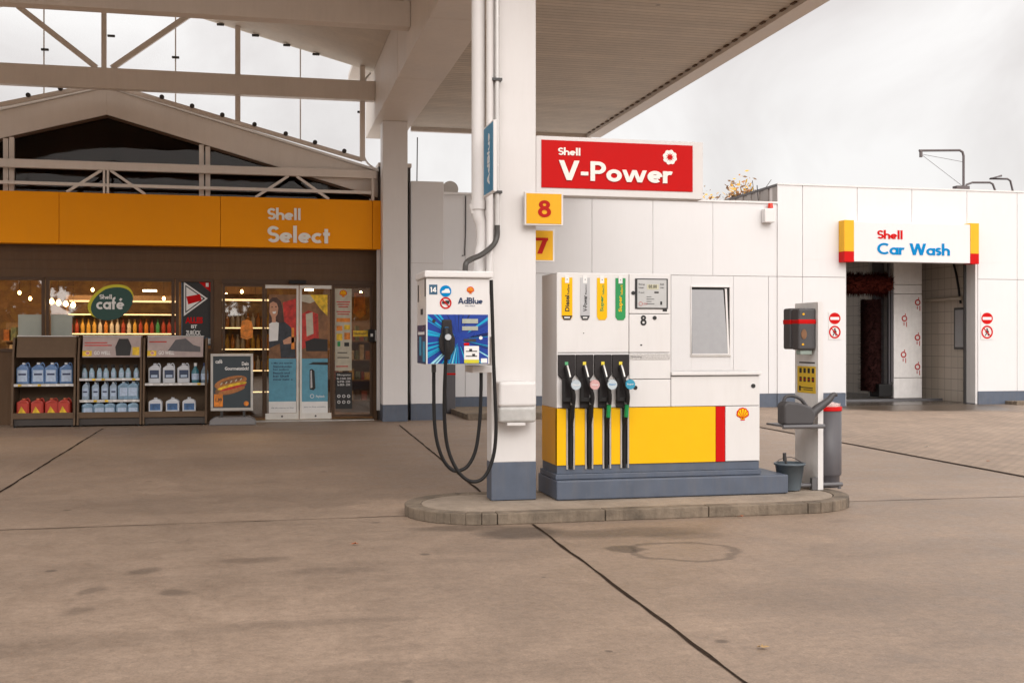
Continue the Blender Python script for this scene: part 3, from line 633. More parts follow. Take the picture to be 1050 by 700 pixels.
# right corner return
mb = MB().box(P(388.5,300,23.12).x, P(421,300,23.12).x, 23.12, 24.4, 0, zat(421,172,23.12)); mb.build('corner_pier', shop, m=mat('dark_corner_cladding', (.06,.05,.045), .5))
mb = MB().box(P(388,300,23.08).x, P(422,300,23.08).x, 23.08, 24.5, zat(421,172,23.1)+.002, zat(421,169,23.1)+.02); mb.build('pier_cap', shop, m=STEEL)
mb = MB().box(P(386.2,300,23.1).x, P(389.5,300,23.1).x, 23.06, 23.115, .2, zb0); mb.build('corner_trim', shop, m=COLM)
# interior
IWALL = mat('warm_interior_wall', (.17,.095,.045), .7, var=.5, scale=.9)
mb = MB().box(xl, 2.6, 27.5, 27.6, 0, 3.6).box(xl-.1, xl, YS+.16, 27.6, 0, 3.6).box(2.6, 2.7, YS+.16, 27.6, 0, 3.6).box(xr+.02, 2.6, YS+.16, YS+.2, 0, 3.6); mb.build('interior_wall', shop, m=IWALL)
mb = MB().box(xl, 2.6, YS+.15, 27.5, .004, .02); mb.build('interior_floor', shop, m=mat('brown_tile_floor', (.16,.10,.06), .35, var=.1))
mb = MB().box(xl, 2.6, YS+.16, 27.6, 3.63, 3.7); mb.build('interior_ceiling', shop, m=mat('dark_ceiling', (.10,.07,.05), .8))
mb = MB().box(xl, gx, yG+.3, 27.6, 3.72, 4.0).prism([(RX,yG+1.3,zpk_o-.02),(-8.3,yG+1.3,zpk_o-.02-s1*5.4),(-8.3,yG+1.3,4.01),(gx,yG+1.3,4.01),(gx,yG+1.3,zpk_o-.02-s1*(gx-RX))], (0,.1,0)); mb.build('loft_wall', shop, m=mat('loft_brown', (.20,.13,.085), .8, var=.6, scale=.7))
LIT = mat('warm_lit_strip', (1.0,.72,.38), .5, emit=1.8); LITW = mat('white_lit_panel', (1,.85,.62), .5, emit=6)
BULB = mat('glowing_bulb', (1,.55,.2), .5, emit=30)
# cooler / bottle shelving with lit shelf edges
bottle_cols = [mat('bottle_amber', (.45,.17,.03), .2), mat('bottle_white', (.5,.47,.42), .3), mat('bottle_green', (.05,.25,.10), .2), mat('bottle_red', (.28,.035,.02), .3), mat('bottle_yellow', (.5,.3,.05), .3)]
protos = []
for m_ in bottle_cols:
    b_ = MB().lathe((0,0,0), [(.04,0),(.042,.02),(.042,.17),(.018,.23),(.018,.28),(.02,.28),(.02,.30)], n=10); protos.append(b_)
def unit(xa, xb, y, zs, label, lit=True, nper=None):
    u_ = thing('drinks_shelf', ((xa+xb)/2, y, 0), label, 'shelving')
    MB().box(xa, xb, y+.42, y+.45, .02, 2.5).box(xa-.03, xa, y, y+.45, .02, 2.5).box(xb, xb+.03, y, y+.45, .02, 2.5).box(xa-.03, xb+.03, y, y+.45, 2.5, 2.6).build('cabinet', u_, m=mat('shelf_brown', (.20,.13,.08), .6))
    for z in zs:
        MB().box(xa, xb, y, y+.42, z-.03, z).build('shelf', u_, m=mat('shelf_brown', (.2,.13,.08)))
        if lit: MB().box(xa+.02, xb-.02, y-.012, y-.002, z-.028, z-.004).build('lit_edge', u_, m=LIT)
    MB().box(xa+.02, xb-.02, y+.1, y+.2, 2.46, 2.495).build('lit_edge', u_, m=LIT)
    return u_
first = {}
def bottle(x, y, z, k, lab, grp):
    if k not in first:
        o = protos[k].build('bottle', m=bottle_cols[k]); first[k] = o; o.location = (x, y, z)
    else:
        o = first[k].copy(); scn.collection.objects.link(o); o.location = (x, y, z)
    tag(o, lab, 'bottle', grp)
ORDS = 'first second third fourth fifth sixth seventh eighth ninth tenth eleventh twelfth thirteenth fourteenth fifteenth sixteenth seventeenth eighteenth nineteenth twentieth'.split()
ORDS += ['twenty-'+o for o in ORDS[:9]]
names_ = ['amber', 'white', 'green', 'red', 'yellow']
U1 = (X(228)-.1, X(276)+.1)
unit(U1[0], U1[1], 24.5, (.55, 1.0, 1.45, 1.9), 'lit drinks shelving behind the glass left of the sliding doors')
for z, rw in ((1.45,'middle'), (1.9,'upper'), (1.0,'lower')):
    x = U1[0]+.06; nb = 0
    while x < U1[1]-.05:
        k = random.choice([0,1,1,4,0]); bottle(x, 24.56, z, k, '%s bottle, %s from left on the %s lit shelf beside the sliding doors' % (names_[k], ORDS[nb], rw), '%s bottles seen through the glass left of the doors' % names_[k]); x += .105; nb += 1
U2 = (P(70,350,26).x, P(182,350,26).x)
unit(U2[0], U2[1], 25.9, (1.35, 1.78, 2.2), 'lit drinks shelving behind the cafe window')
for z, rw in ((1.35,'lower'), (1.78,'upper')):
    x = U2[0]+.06; nb = 0
    while x < U2[1]-.05:
        k = random.choice([1,3,1,3,0,4,2]); bottle(x, 25.96, z, k, '%s bottle, %s from left on the %s shelf behind the cafe window' % (names_[k], ORDS[nb], rw), '%s bottles seen through the cafe window' % names_[k]); x += .12; nb += 1
# promotional blocks of colour further inside, behind the doors
def slab_(name, x0, x1, y0, y1, z0, z1, m, lab, cat): return tag(MB().box(x0, x1, y0, y1, z0, z1).build(name, m=m, bevel=.02, loc=((x0+x1)/2, y0, z0)), lab, cat)
slab_('shop_counter', -.9, .5, 26.6, 27.2, .02, 1.1, mat('counter_wood', (.25,.13,.06), .4, var=.2), 'wooden sales counter deep inside the shop', 'counter')
for i, px in enumerate((53, 60, 67.5, 75)):
    c = P(px, 309+i*1.2, 25.2)
    t_ = thing('pendant_lamp', (c.x, c.y, c.z), ('leftmost','second','third','rightmost')[i]+' warm pendant lamp of four hanging behind the cafe window', 'lamp', 'pendant lamps behind the cafe window')
    MB().tube([c+Vector((0,0,.05)), Vector((c.x, c.y, 3.63))], .006, n=6, sub=1).build('cord', t_, m=DARK)
    MB().lathe(c-Vector((0,0,.06)), [(.01,0),(.045,.03),(.05,.06),(.03,.1),(.015,.12)], n=14).build('bulb', t_, m=BULB)
c = P(153.5, 298, 25.0); tag(MB().box(c.x-.14, c.x+.14, 25.0, 25.05, c.z-.02, c.z+.02).build('ceiling_light', m=mat('bright_tube', (1,.8,.5), .5, emit=12), loc=c), 'short bright ceiling tube seen behind the cafe window', 'ceiling light')
c = P(38.5, 284.5, 24.2); tag(MB().box(c.x-.1, c.x+.1, 24.2, 24.3, c.z-.02, c.z+.02).build('ceiling_light', m=MATS['bright_tube'], loc=c), 'small bright ceiling light at the top of the left window', 'ceiling light')
c = P(317, 297, 24.5); tag(MB().box(c.x-.09, c.x+.09, 24.5, 24.6, c.z-.02, c.z+.02).build('ceiling_light', m=MATS['bright_tube'], loc=c), 'small bright ceiling light above the right sliding door', 'ceiling light')
for (x, y, e) in [(-6.5,25.2,110), (-3.2,25.0,130), (-.4,25.2,130), (1.2,24.6,45)]:
    ld = bpy.data.lights.new('shop_ceiling_lamp', 'AREA'); ld.energy = e*.75; ld.color = (1,.66,.36); ld.size = 1.0; lo = bpy.data.objects.new('shop_ceiling_lamp', ld); scn.collection.objects.link(lo); lo.location = (x, y, 3.55)
for i, (px, py, Y_) in enumerate([(232,302,25.6),(248,299,26.0),(262,304,25.2),(20,300,26),(31,306,25.4),(95,297,26.2),(168,306,25.2),(370,300,25.4)]):
    c = P(px, py, Y_); t_ = thing('pendant_lamp', c, 'small glowing pendant inside the shop, %s from the left of the scattered ones' % ['fourth','fifth','sixth','first','second','third','seventh','eighth'][i], 'lamp', 'scattered pendants inside the shop')
    MB().tube([c+Vector((0,0,.03)), Vector((c.x, c.y, 3.63))], .005, n=5, sub=1).build('cord', t_, m=DARK)
    MB().lathe(c-Vector((0,0,.04)), [(.01,0),(.03,.02),(.034,.045),(.012,.08)], n=12).build('bulb', t_, m=BULB)
random.seed(31)
CLUT = [mat('goods_'+str(i), c_, .5, var=.4, scale=12) for i, c_ in enumerate([(.35,.12,.03),(.5,.33,.08),(.25,.05,.03),(.12,.16,.10),(.45,.38,.28),(.08,.05,.04)])]
for n_, (pa, pb, Y_, lb) in enumerate([(2,44,26.6,'cluttered goods shelf behind the left window'),(100,178,24.6,'low goods shelf just inside the cafe window'),(342,382,25.3,'goods shelf behind the fixed pane right of the doors'),(280,336,26.2,'goods shelf far behind the sliding doors')]):
    xa_2, xb_2 = P(pa,350,Y_).x, P(pb,350,Y_).x; t_ = thing('goods_shelf', ((xa_2+xb_2)/2, Y_, 0), lb, 'shelving'); zs_ = (.3,.75,1.2,1.62) if n_ != 1 else (.4,.85,1.25)
    MB().box(xa_2, xb_2, Y_+.4, Y_+.43, .02, zs_[-1]+.4).build('back_panel', t_, m=MATS['shelf_brown'])
    for z in zs_:
        MB().box(xa_2, xb_2, Y_, Y_+.4, z-.03, z).build('shelf', t_, m=MATS['shelf_brown'])
        gd = MB(); x = xa_2+.02
        while x < xb_2-.1:
            w_ = random.uniform(.06,.14); gd.use(random.choice(CLUT)).box(x, x+w_, Y_+random.uniform(.02,.08), Y_+.3, z+.001, z+random.uniform(.14,.34)); x += w_+random.uniform(.008,.04)
        tag(gd.build('packed_goods', t_), kind='stuff')
# ---- posters and signs on the glass
def sheet(name, lab, cat, px, py, Y): return MB()
yp = YS+.038            # just outside the glass face of the windows
SKIN = mat('print_skin', (.55,.28,.17), .5, var=.15, scale=9); HAIR = mat('print_hair', (.07,.03,.02), .5, var=.5, scale=9); JACK = mat('print_jacket', (.03,.035,.045), .5, var=.5, scale=9)
PBLUE = mat('print_light_blue', (.11,.33,.45), .45, var=.12, scale=9); PRED = mat('print_red', (.5,.03,.02), .5, var=.5, scale=9); PYEL = mat('print_yellow', (.75,.48,.02), .5, var=.5, scale=9)
DBLU = mat('print_dark_blue', (.02,.09,.16), .5); PCRM = mat('print_cream', (.50,.46,.36), .5, var=.15, scale=9); PBRN = mat('print_brown', (.22,.10,.04), .5, var=.5, scale=5)
PORG = mat('print_orange', (.7,.22,.02), .5, var=.5, scale=9); PGRN = mat('print_green', (.012,.065,.05), .45); PLIME = mat('print_lime_yellow', (.6,.55,.02), .5)
yd = YS+.010
# left door poster: lower blue half, text, white foot
mb = MB().use(PBLUE); mb.boxp(275.7,303.6,367.5,411.5,yd,yd+.004); mb.use(WPRINT).boxp(275.7,303.6,411.5,423.2,yd,yd+.004)
mb.use(NAVY)
for i, (t_, x1) in enumerate([('« Mit uns sparen', 300), ('Stammkunden', 299), ('bei jedem', 296), ('Besuch und', 297), ('bei Shell', 296), ('immer mehr. »', 300)]):
    smallp(mb, t_, 278 if i == 0 else 280, x1, 373.5+i*3.3, 371.2+i*3.3, yd-.002, .02)
smallp(mb, 'Alle Informationen im Shop', 278, 301, 419, 417.5, yd-.002, .0)
tag(mb.build('poster', loc=P(289,423,yd)), 'light blue poster with handwritten quote on the left sliding door', 'poster')
# woman print
mb = MB().use(PBRN); mb.boxp(275.7,303.6,302,367.3,yd+.0005,yd+.004)
l1 = yd-.001; l2 = yd-.002; l3 = yd-.003; l4 = yd-.004
mb.use(PRED).polyp([(290,310),(303.4,306),(303.4,345),(292,340)], yd-.0005, .001)
mb.use(HAIR).polyp([(276,308),(279,305),(284,305),(288,309),(290,317),(291,328),(292,338),(289,346),(283,346),(279,340),(276,342)], l1, .001)
mb.use(SKIN).polyp([(276.6,311),(280,309),(284,311),(285.4,316),(284.6,322),(281.5,326.5),(278.5,325),(276.3,320)], l2, .001)
mb.use(WPRINT).polyp([(276,332),(281,329),(286,331),(288,346),(285,352),(276,352)], l2, .001)
mb.use(SKIN).polyp([(278.6,324),(282.6,324),(282.8,330.5),(279,330.5)], l2-.0004, .001)
mb.use(JACK).polyp([(286,331),(292,330),(298,335),(302,348),(303.4,367),(288,367),(287,352),(276,357),(276,350),(285,349)], l3, .001)
mb.use(SKIN).polyp([(290,349),(297,345),(302.6,346),(303,350),(299,352),(291,353)], l4, .001)
mb.use(WPRINT).polyp([(279.2,319.5),(283.2,319),(282.4,321.5),(280,321.6)], l4, .001)
mb.use(HAIR).polyp([(278.2,314.5),(279.8,314.2),(279.8,315.2),(278.2,315.4)], l4, .001).polyp([(282,314),(283.8,314),(283.8,315),(282,315)], l4, .001)
mb.use(PORG).polyp([(299,336),(301.5,336),(302,358),(298.6,358)], l4, .001)
tag(mb.build('poster', loc=P(289,367,yd)), 'photo poster of a smiling long-haired person in dark jacket on the left sliding door', 'poster')
# right door posters
mb = MB().use(PBLUE); mb.boxp(309.2,336,367.5,411.5,yd,yd+.004); mb.use(WPRINT).boxp(309.2,336,411.5,423.2,yd,yd+.004)
mb.use(BLACKP).polyp([(316,373.5),(321,371.2),(336,371.2),(336,374.2)], l1, .001)
mb.use(BLACKP).polyp([(317.5,379),(320,378),(322.5,380),(323.5,398),(321.5,400),(317.5,399)], l1, .001); mb.use(SILVER).polyp([(318.4,380),(319.6,379.4),(320.4,397),(318.4,398)], l2, .001)
mb.use(WPRINT); mb.ringp(320, 406, 1.6, 2.1, l1); smallp(mb, 'Payback', 324, 333, 408, 405, l1, .01)
mb.use(NAVY); smallp(mb, 'Jetzt im Shop anmelden', 311.5, 334, 418, 416.4, l1, 0)
tag(mb.build('poster', loc=P(322,423,yd)), 'light blue poster with a black gadget on the right sliding door', 'poster')
mb = MB().use(PBRN); mb.boxp(309.2,336,302,367.3,yd+.0005,yd+.004)
mb.use(PCRM).polyp([(309.4,302.2),(320,302.2),(327,307),(318,311),(309.4,309)], l1, .001)
mb.use(PYEL).polyp([(318,302.2),(335.8,302.2),(335.8,324),(328,316)], l2, .001)
mb.use(PRED).polyp([(309.4,322),(316,318),(326,322),(327,350),(309.4,358)], l1, .001); mb.use(PCRM).polyp([(313.5,322),(320.5,320),(321.5,342),(314.5,345)], l2, .001)
mb.use(BLACKP).polyp([(313,350),(322,346.5),(335.8,348),(335.8,360),(314,360)], l3, .001)
tag(mb.build('poster', loc=P(322,367,yd)), 'red, yellow and brown photo poster on the right sliding door', 'poster')
# notice column and opening hours on the right fixed pane
yq = YS+.044
mb = MB().use(PCRM); mb.boxp(343.5,360.6,296,380,yq,yq+.003); emblem(mb, P(352,301,yq-.001), .075)
mb.use(PRED)
for a, b, y_ in [(345,359,309),(346,358,311.5),(347,357,314),(345,359,319),(346,358,321.5),(344.5,357,375)]: mb.boxp(a,b,y_,y_+1.1,yq-.002,yq-.001)
mb.use(PORG).boxp(345,359,326,330,yq-.002,yq-.001).boxp(345,351,334,339,yq-.002,yq-.001).boxp(353,359,341,348,yq-.002,yq-.001); mb.use(PYEL).boxp(345,351,342,349,yq-.002,yq-.001).boxp(353,359,333,338,yq-.002,yq-.001)
mb.use(GREEN).boxp(346,349,350,355,yq-.002,yq-.001); mb.use(BLACKP).boxp(353,358,351,355,yq-.002,yq-.001).boxp(346,356,361,362,yq-.002,yq-.001).boxp(346,358,366,367,yq-.002,yq-.001)
tag(mb.build('notice', loc=P(352,380,yq)), 'tall pale strip of payment and safety symbols on the fixed door pane', 'notice')
mb = MB().use(BLACKP); mb.boxp(344,361,381.5,419,yq,yq+.003); mb.use(WPRINT)
smallp(mb, 'Öffnungszeiten', 345.5, 359.5, 385.6, 383, yq-.001, .01); smallp(mb, 'Mo - Fr 06:00 - 22:00', 345.5, 359.5, 389, 386.8, yq-.001, .01); smallp(mb, 'Sa 07:00 - 22:00', 346, 359, 392.2, 390, yq-.001, .01); smallp(mb, 'So 08:00 - 22:00', 346, 359, 395.4, 393.2, yq-.001, .01)
for i in range(3):
    for k in range(2): mb.ringp(347.5+i*5, 406+k*6, 1.0, 1.6, yq-.001)
tag(mb.build('notice', loc=P(352,419,yq)), 'black opening hours notice with white writing on the fixed door pane', 'notice')
mb = MB().use(PYEL); mb.boxp(362,377,338.8,345,yq,yq+.003); mb.use(BLACKP); smallp(mb, 'Videoüberwachung', 363.5, 375.5, 343.2, 340.8, yq-.001, .02)
tag(mb.build('sticker', loc=P(369,345,yq)), 'small yellow warning sticker on the fixed door pane', 'sticker')
mb = MB().use(PORG); pts = [(231.5+0,0)]
mb = MB().use(PORG); mb.polyp([(248,329),(253,327.5),(258,329),(259.5,337),(259,346),(253,348),(247,346),(246.5,337)], YS+.044, .003)
tag(mb.build('sticker', loc=P(253,347,YS+.04)), 'orange blob-shaped sticker on the glass left of the doors', 'sticker')
mb = MB().use(PORG); mb.polyp([(364,300),(374,300),(375,322),(369,327),(362.5,321)], YS+.9, .02)
tag(mb.build('banner', loc=P(369,327,YS+.9)), 'orange banner hanging inside the fixed door pane', 'banner')
# café sign
yc = YS+.044
def leaf(mb, cx, cy, a, b, rot, Y, th, n=40, p=1.25):
    pts = []
    for i in range(n):
        t_ = 2*math.pi*i/n; x_ = a*math.copysign(abs(math.cos(t_))**p, math.cos(t_)); y_ = b*math.copysign(abs(math.sin(t_))**.9, math.sin(t_))
        pts.append((cx+x_*math.cos(rot)+y_*math.sin(rot), cy-x_*math.sin(rot)+y_*math.cos(rot)))
    mb.polyp(pts, Y, th)
cf = thing('cafe_sign', P(114,328,yc), 'green leaf-shaped cafe sign with yellow edge on the shop window', 'sign')
mb = MB(); leaf(mb, 113.3, 309.3, 24.5, 16.6, R(24), yc-.004, .012); mb.build('yellow_edge', cf, m=PLIME)
mb = MB(); leaf(mb, 114.8, 311.4, 22.5, 16.2, R(24), yc-.012, .007); mb.build('leaf_panel', cf, m=PGRN)
mb = MB(); wordp(mb, 'café', 98.5, 127.5, 317, 12.2, yc-.0125, .004); wordp(mb, 'Shell', 102, 115, 306.5, 4.6, yc-.0125, .004); mb.build('lettering', cf, m=WPRINT)
# frosted panels in windows
for px0, px1, lb in ((18.6,43,'pale frosted panel low in the left window'),(52,74,'pale frosted panel low in the cafe window')):
    tag(MB().boxp(px0,px1,322.5,350,YS+.040,YS+.045).build('privacy_panel', m=mat('frosted_film', (.36,.38,.33), .5), loc=P(px0,350,YS)), lb, 'panel')
# triangle poster
yt_ = YS+.044
mb = MB().use(DBLU); mb.boxp(186,217.6,287.5,354,yt_,yt_+.003)
mb.use(BLACKP).boxp(187,217,288,346,yt_-.001,yt_)
mb.use(WPRINT).polyp([(188.5,289),(213,306),(188.5,324)], yt_-.002, .001); mb.use(BLACKP).polyp([(190,292),(210.5,306),(190,321)], yt_-.003, .001); mb.use(WPRINT).polyp([(191,294),(208.5,306),(191,319)], yt_-.004, .001)
mb.use(RED).polyp([(203,288.5),(216.6,288.5),(216.6,300)], yt_-.002, .001).polyp([(191,304),(205,301.5),(207,308),(193,312)], yt_-.005, .001); mb.use(WPRINT).boxp(211,214,290,294,yt_-.004,yt_-.003)
mb.use(RED); smallp(mb, 'ALLES', 190, 208, 331.5, 325, yt_-.003, .05)
mb.use(WPRINT); smallp(mb, 'IST', 196, 202, 336.5, 333, yt_-.003, .04); smallp(mb, 'ZURÜCK', 190.5, 206, 343.6, 337.8, yt_-.003, .04); mb.boxp(207,216.5,347,352.5,yt_-.002,yt_-.001)
tag(mb.build('poster', loc=P(202,354,yt_)), 'black poster with white and red triangle and ZURÜCK in the shop window', 'poster')
# sensor, reader
o = MB().boxp(296.5,314,287.2,290.8,YS-.16,YS-.04).build('door_sensor', m=DARK, bevel=.012, loc=P(305,290,YS-.04)); tag(o, 'black motion sensor bar above the sliding doors', 'door sensor')
t_ = thing('access_reader', P(381.5,350,YS-.02), 'black box reader with a white button beside the shop door', 'access reader')
MB().boxp(378,384.5,337.5,350.6,YS-.10,YS-.02).build('housing', t_, m=DARK, bevel=.01); MB().boxp(384,386.6,338.5,349.5,YS-.09,YS-.02).build('side_plate', t_, m=ALU); MB().boxp(380,382.4,342,345,YS-.106,YS-.10).build('button', t_, m=WPRINT)

# ================================================================== DISPLAY RACKS
RK = mat('taupe_rack_steel', (.135,.088,.055), .6, spec=.2, var=.08); SHE = mat('white_shelf_lip', (.62,.60,.58), .4)
def rack(px0, px1, hx0, hx1, shelves, label, head, hmat):
    yF = 22.48; yB = 23.1
    x0, x1 = P(px0,430,yF).x, P(px1,430,yF).x; h0, h1 = P(hx0,355,yF).x, P(hx1,355,yF).x
    r = thing('display_rack', ((x0+x1)/2, yF+.3, 0), label, 'display rack', 'display racks in front of the shop')
    zt = 1.69
    for s_, (a, b) in enumerate(((x0, h0), (x1, h1))):
        w_ = .035 if s_ == 0 else -.035
        mb = MB().prism([(a,yF,.03),(a,yB,.03),(a,yB,zt-.02),(a,yF+.22,zt-.02),(a,yF+.10,1.28)], (w_,0,0)); mb.build('side_panel', r, m=RK)
    MB().box(x0+.036, x1-.036, yB-.02, yB, .1, zt-.03).build('back_panel', r, m=RK)
    MB().box(x0+.036, x1-.036, yF+.02, yB-.021, .20, .23).box(x0+.036, x1-.036, yF+.005, yF+.03, .16, .27).build('bottom_tray', r, m=RK, bevel=.004)
    MB().box(x0+.04, x1-.04, yF+.05, yB-.05, .03, .158).build('plinth', r, m=mat('dark_plinth', (.05,.04,.035), .5))
    for z in shelves: MB().box(x0+.04, x1-.04, yF+.08, yB-.021, z-.025, z).build('shelf', r, m=RK); 
    for z in shelves: MB().box(x0+.04, x1-.04, yF+.062, yF+.078, z-.04, z+.006).build('shelf_lip', r, m=SHE)
    hd = MB().prism([(h0,yF+.09,1.30),(h0,yF+.5,1.30),(h0,yF+.5,zt),(h0,yF+.20,zt)], (h1-h0,0,0)).build('header', r, m=hmat, bevel=.004); WLOC[hd.name] = WLOC[r.name]
    MB().box(h0-.005, h1+.005, yF+.19, yF+.52, zt+.002, zt+.02).build('top_edge', r, m=SHE)
    for z in shelves:
        for q_ in range(6): xx = x0+.12+(x1-x0-.3)*q_/5+random.uniform(-.03,.03); MB().box(xx, xx+.06, yF+.058, yF+.0615, z-.036, z+.002).build('price_tag', r, m=random.choice([WPRINT, WPRINT, PYEL]))
    for a in (x0+.06, x1-.06): MB().cyl((a,yF+.06,0), (a,yF+.06,.03), .025, n=10).build('foot', r, m=DARK)
    return r, hd, (x0, x1, h0, h1, yF)
r1, hd1, g1 = rack(11, 77, 15.6, 76.2, (.80,), 'left taupe display rack with a plain brown header', None, RK)
HP = mat('header_print_mauve', (.42,.33,.31), .45, var=.2, scale=3)
r2, hd2, g2 = rack(78.5, 145, 83.6, 143.4, (.90, .495), 'middle display rack with a printed car care header and spray bottles', None, HP)
r3, hd3, g3 = rack(146, 212, 150.5, 208, (.80,), 'right display rack with a printed grey header and white canisters', None, HP)
def header_art(hd, g_, img):
    x0, x1, h0, h1, yF = g_; O = Vector((h0, yF+.09, 1.30)); U = Vector((h1-h0,0,0)); V = Vector((0,.11,.39)); Nn = V.cross(U).normalized()
    if Nn.y > 0: Nn = -Nn
    mb = MB()
    def quad(m_, pts, k): mb.use(m_); mb.prism([O+U*a+V*b+Nn*(.002*k) for a, b in pts], -Nn*.001)
    quad(PYEL, [(.0,.06),(.16,.06),(.16,.32),(.0,.32)], 1); quad(PYEL, [(.86,.1),(.98,.1),(.98,.5),(.86,.5)], 1) if img == 1 else None
    if img == 1: quad(BLACKP, [(.58,.08),(.82,.08),(.84,.55),(.78,.9),(.62,.9),(.56,.5)], 2); quad(PRED, [(.03,.55),(.5,.55),(.5,.6),(.03,.6)], 2); quad(PRED, [(.03,.68),(.42,.68),(.42,.73),(.03,.73)], 2)
    else: quad(MATS['mid_grey_plastic'], [(.36,.3),(.5,.85),(.68,.92),(.82,.6),(.95,.5),(.95,.25)], 2); quad(PRED, [(.03,.72),(.34,.72),(.34,.78),(.03,.78)], 2)
    mb.use(WPRINT); small(mb, 'GO WELL', O+U*.2+V*.12+Nn*.006, U*.28, V*.18, .02)
    emblem(mb, O+U*.09+V*.19+Nn*.004, .035, Nn=Nn, V=V.normalized(), fill=RED, line=WPRINT)
    o = mb.build('header_print', hd)
header_art(hd2, g2, 1); header_art(hd3, g3, 2)
# goods
JB = mat('blue_translucent_canister', (.12,.22,.42), .25, var=.25, scale=14, coat=.3); JL_ = mat('label_pale_blue', (.45,.55,.70), .4, var=.15, scale=20); CAPW = mat('white_cap', (.75,.75,.76), .4); CAPB = mat('dark_blue_cap', (.02,.03,.10), .4)
def canister(name, label, cat, group, w_, d_, h_, body, lab, capm, labh=(.15,.7), handle=True, extra=None):
    t_ = empty(name, (0,0,0)); tag(t_, label, cat, group)
    mb = MB(); pr = [(-w_/2,0),(w_/2,0),(w_/2,h_*.72),(w_*.36,h_*.88),(w_*.10,h_*.92),(-w_*.10,h_*.92),(-w_/2,h_*.76)]
    mb.prism([(a,-d_/2,b) for a, b in pr], (0,d_,0)); mb.build('body', t_, m=body, bevel=min(w_,d_)*.14, seg=3)
    mb = MB().cyl((0,0,h_*.92), (0,0,h_), w_*.13, n=12); mb.build('cap', t_, m=capm)
    if lab is not None:
        mb = MB().use(lab); mb.box(-w_*.38, w_*.38, -d_/2-.004, -d_/2-.001, h_*labh[0], h_*labh[1])
        if extra: extra(mb, w_, d_, h_)
        mb.build('label', t_)
    if handle: mb = MB().tube([(w_*.12,0,h_*.9), (w_*.32,0,h_*.99), (w_*.45,0,h_*.86), (w_*.46,0,h_*.6)], w_*.05, n=6, sub=4); mb.build('handle', t_, m=body)
    return t_
ORD = {1: 'leftmost', 2: 'second from left', 3: 'third from left', 4: 'fourth from left', 5: 'fifth from left', 6: 'sixth from left', 7: 'seventh from left'}
def row(proto, spots, labels=None):
    base_l = proto['label']; n_ = len(spots); labels = [(ORD[i+1] if i < n_-1 else 'rightmost')+' '+base_l for i in range(n_)]
    for i, s_ in enumerate(spots):
        o = proto if i == 0 else copy_tree(proto)
        o.location = s_; o.rotation_euler.z = R(random.uniform(-16,16))
        if labels: o['label'] = labels[i]
def lay(g_, n, z, pad=.07, dy=.22, x0=None, x1=None):
    a = (x0 if x0 is not None else g_[0]+pad); b = (x1 if x1 is not None else g_[1]-pad); wd = (b-a)/n
    return [(a+wd*(i+.5)+random.uniform(-.01,.01), g_[4]+dy+random.uniform(-.02,.02), z+.001) for i in range(n)]
def ex1(mb, w_, d_, h_): mb.use(CAPB).box(-w_*.3, w_*.3, -d_/2-.006, -d_/2-.004, h_*.42, h_*.5)
pj = canister('fluid_canister', 'blue canister on the upper shelf of the left rack', 'canister', 'blue canisters on the left rack', .235, .16, .40, JB, JL_, CAPW, (.12,.66), True, ex1)
row(pj, lay(g1, 4, .80))
def ex2(mb, w_, d_, h_): mb.use(PYEL); mb.prism([(-w_*.36,-d_/2-.006,h_*.05),(w_*.30,-d_/2-.006,h_*.05),(-w_*.10,-d_/2-.006,h_*.52)], (0,.002,0))
pj = canister('red_canister', 'red canister with yellow triangle in the bottom tray of the left rack', 'canister', 'red canisters on the left rack', .23, .16, .30, mat('red_canister_plastic', (.42,.035,.02), .35, var=.1), mat('red_label', (.50,.05,.03), .4), mat('orange_cap', (.6,.15,.06), .4), (.08,.7), True, ex2)
row(pj, lay(g1, 4, .235, dy=.16))
def spray():
    t_ = empty('spray_bottle', (0,0,0)); tag(t_, 'dark-capped spray bottle on the top shelf of the middle rack', 'spray bottle', 'spray bottles on the middle rack')
    MB().lathe((0,0,0), [(.05,0),(.052,.02),(.050,.12),(.03,.17),(.018,.20)], n=14, sy=.7).build('body', t_, m=mat('pale_blue_bottle', (.30,.45,.55), .3))
    MB().box(-.03,.03,-.038,-.036,.03,.11).build('label', t_, m=JL_)
    MB().cyl((0,0,.195),(0,0,.225),.022,n=10).box(-.045,.02,-.018,.018,.225,.26).box(-.045,-.03,-.008,.008,.17,.225).build('trigger', t_, m=DARK, bevel=.004); return t_
row(spray(), lay(g2, 8, .90, pad=.05, dy=.18))
pj = canister('tall_canister', 'slim pale blue canister on the middle shelf of the middle rack', 'canister', 'slim pale blue canisters on the middle rack', .125, .12, .335, mat('pale_canister', (.33,.42,.52), .3, var=.2, scale=15), JL_, CAPW, (.2,.66), True, ex1)
row(pj, lay(g2, 4, .495, dy=.18, x1=g2[0]+.72))
pj = canister('pouch', 'large blue refill canister on the middle shelf of middle rack', 'canister', 'large refill canisters on the middle rack', .21, .12, .345, mat('foil_blue', (.22,.34,.46), .25, var=.3, scale=12), JL_, CAPW, (.2,.66), True)
row(pj, lay(g2, 2, .495, dy=.18, x0=g2[0]+.72))
pj = canister('refill_bag', 'squat blue refill bag in the bottom tray of the middle rack', 'refill bag', 'refill bags on the middle rack', .20, .16, .22, MATS['foil_blue'], JL_, CAPW, (.1,.5), False)
row(pj, lay(g2, 5, .235, dy=.16))
WC = mat('white_canister', (.62,.64,.68), .35, var=.05)
def ex3(mb, w_, d_, h_): mb.use(JL_).box(-w_*.26, w_*.26, -d_/2-.006, -d_/2-.004, h_*.3, h_*.42)
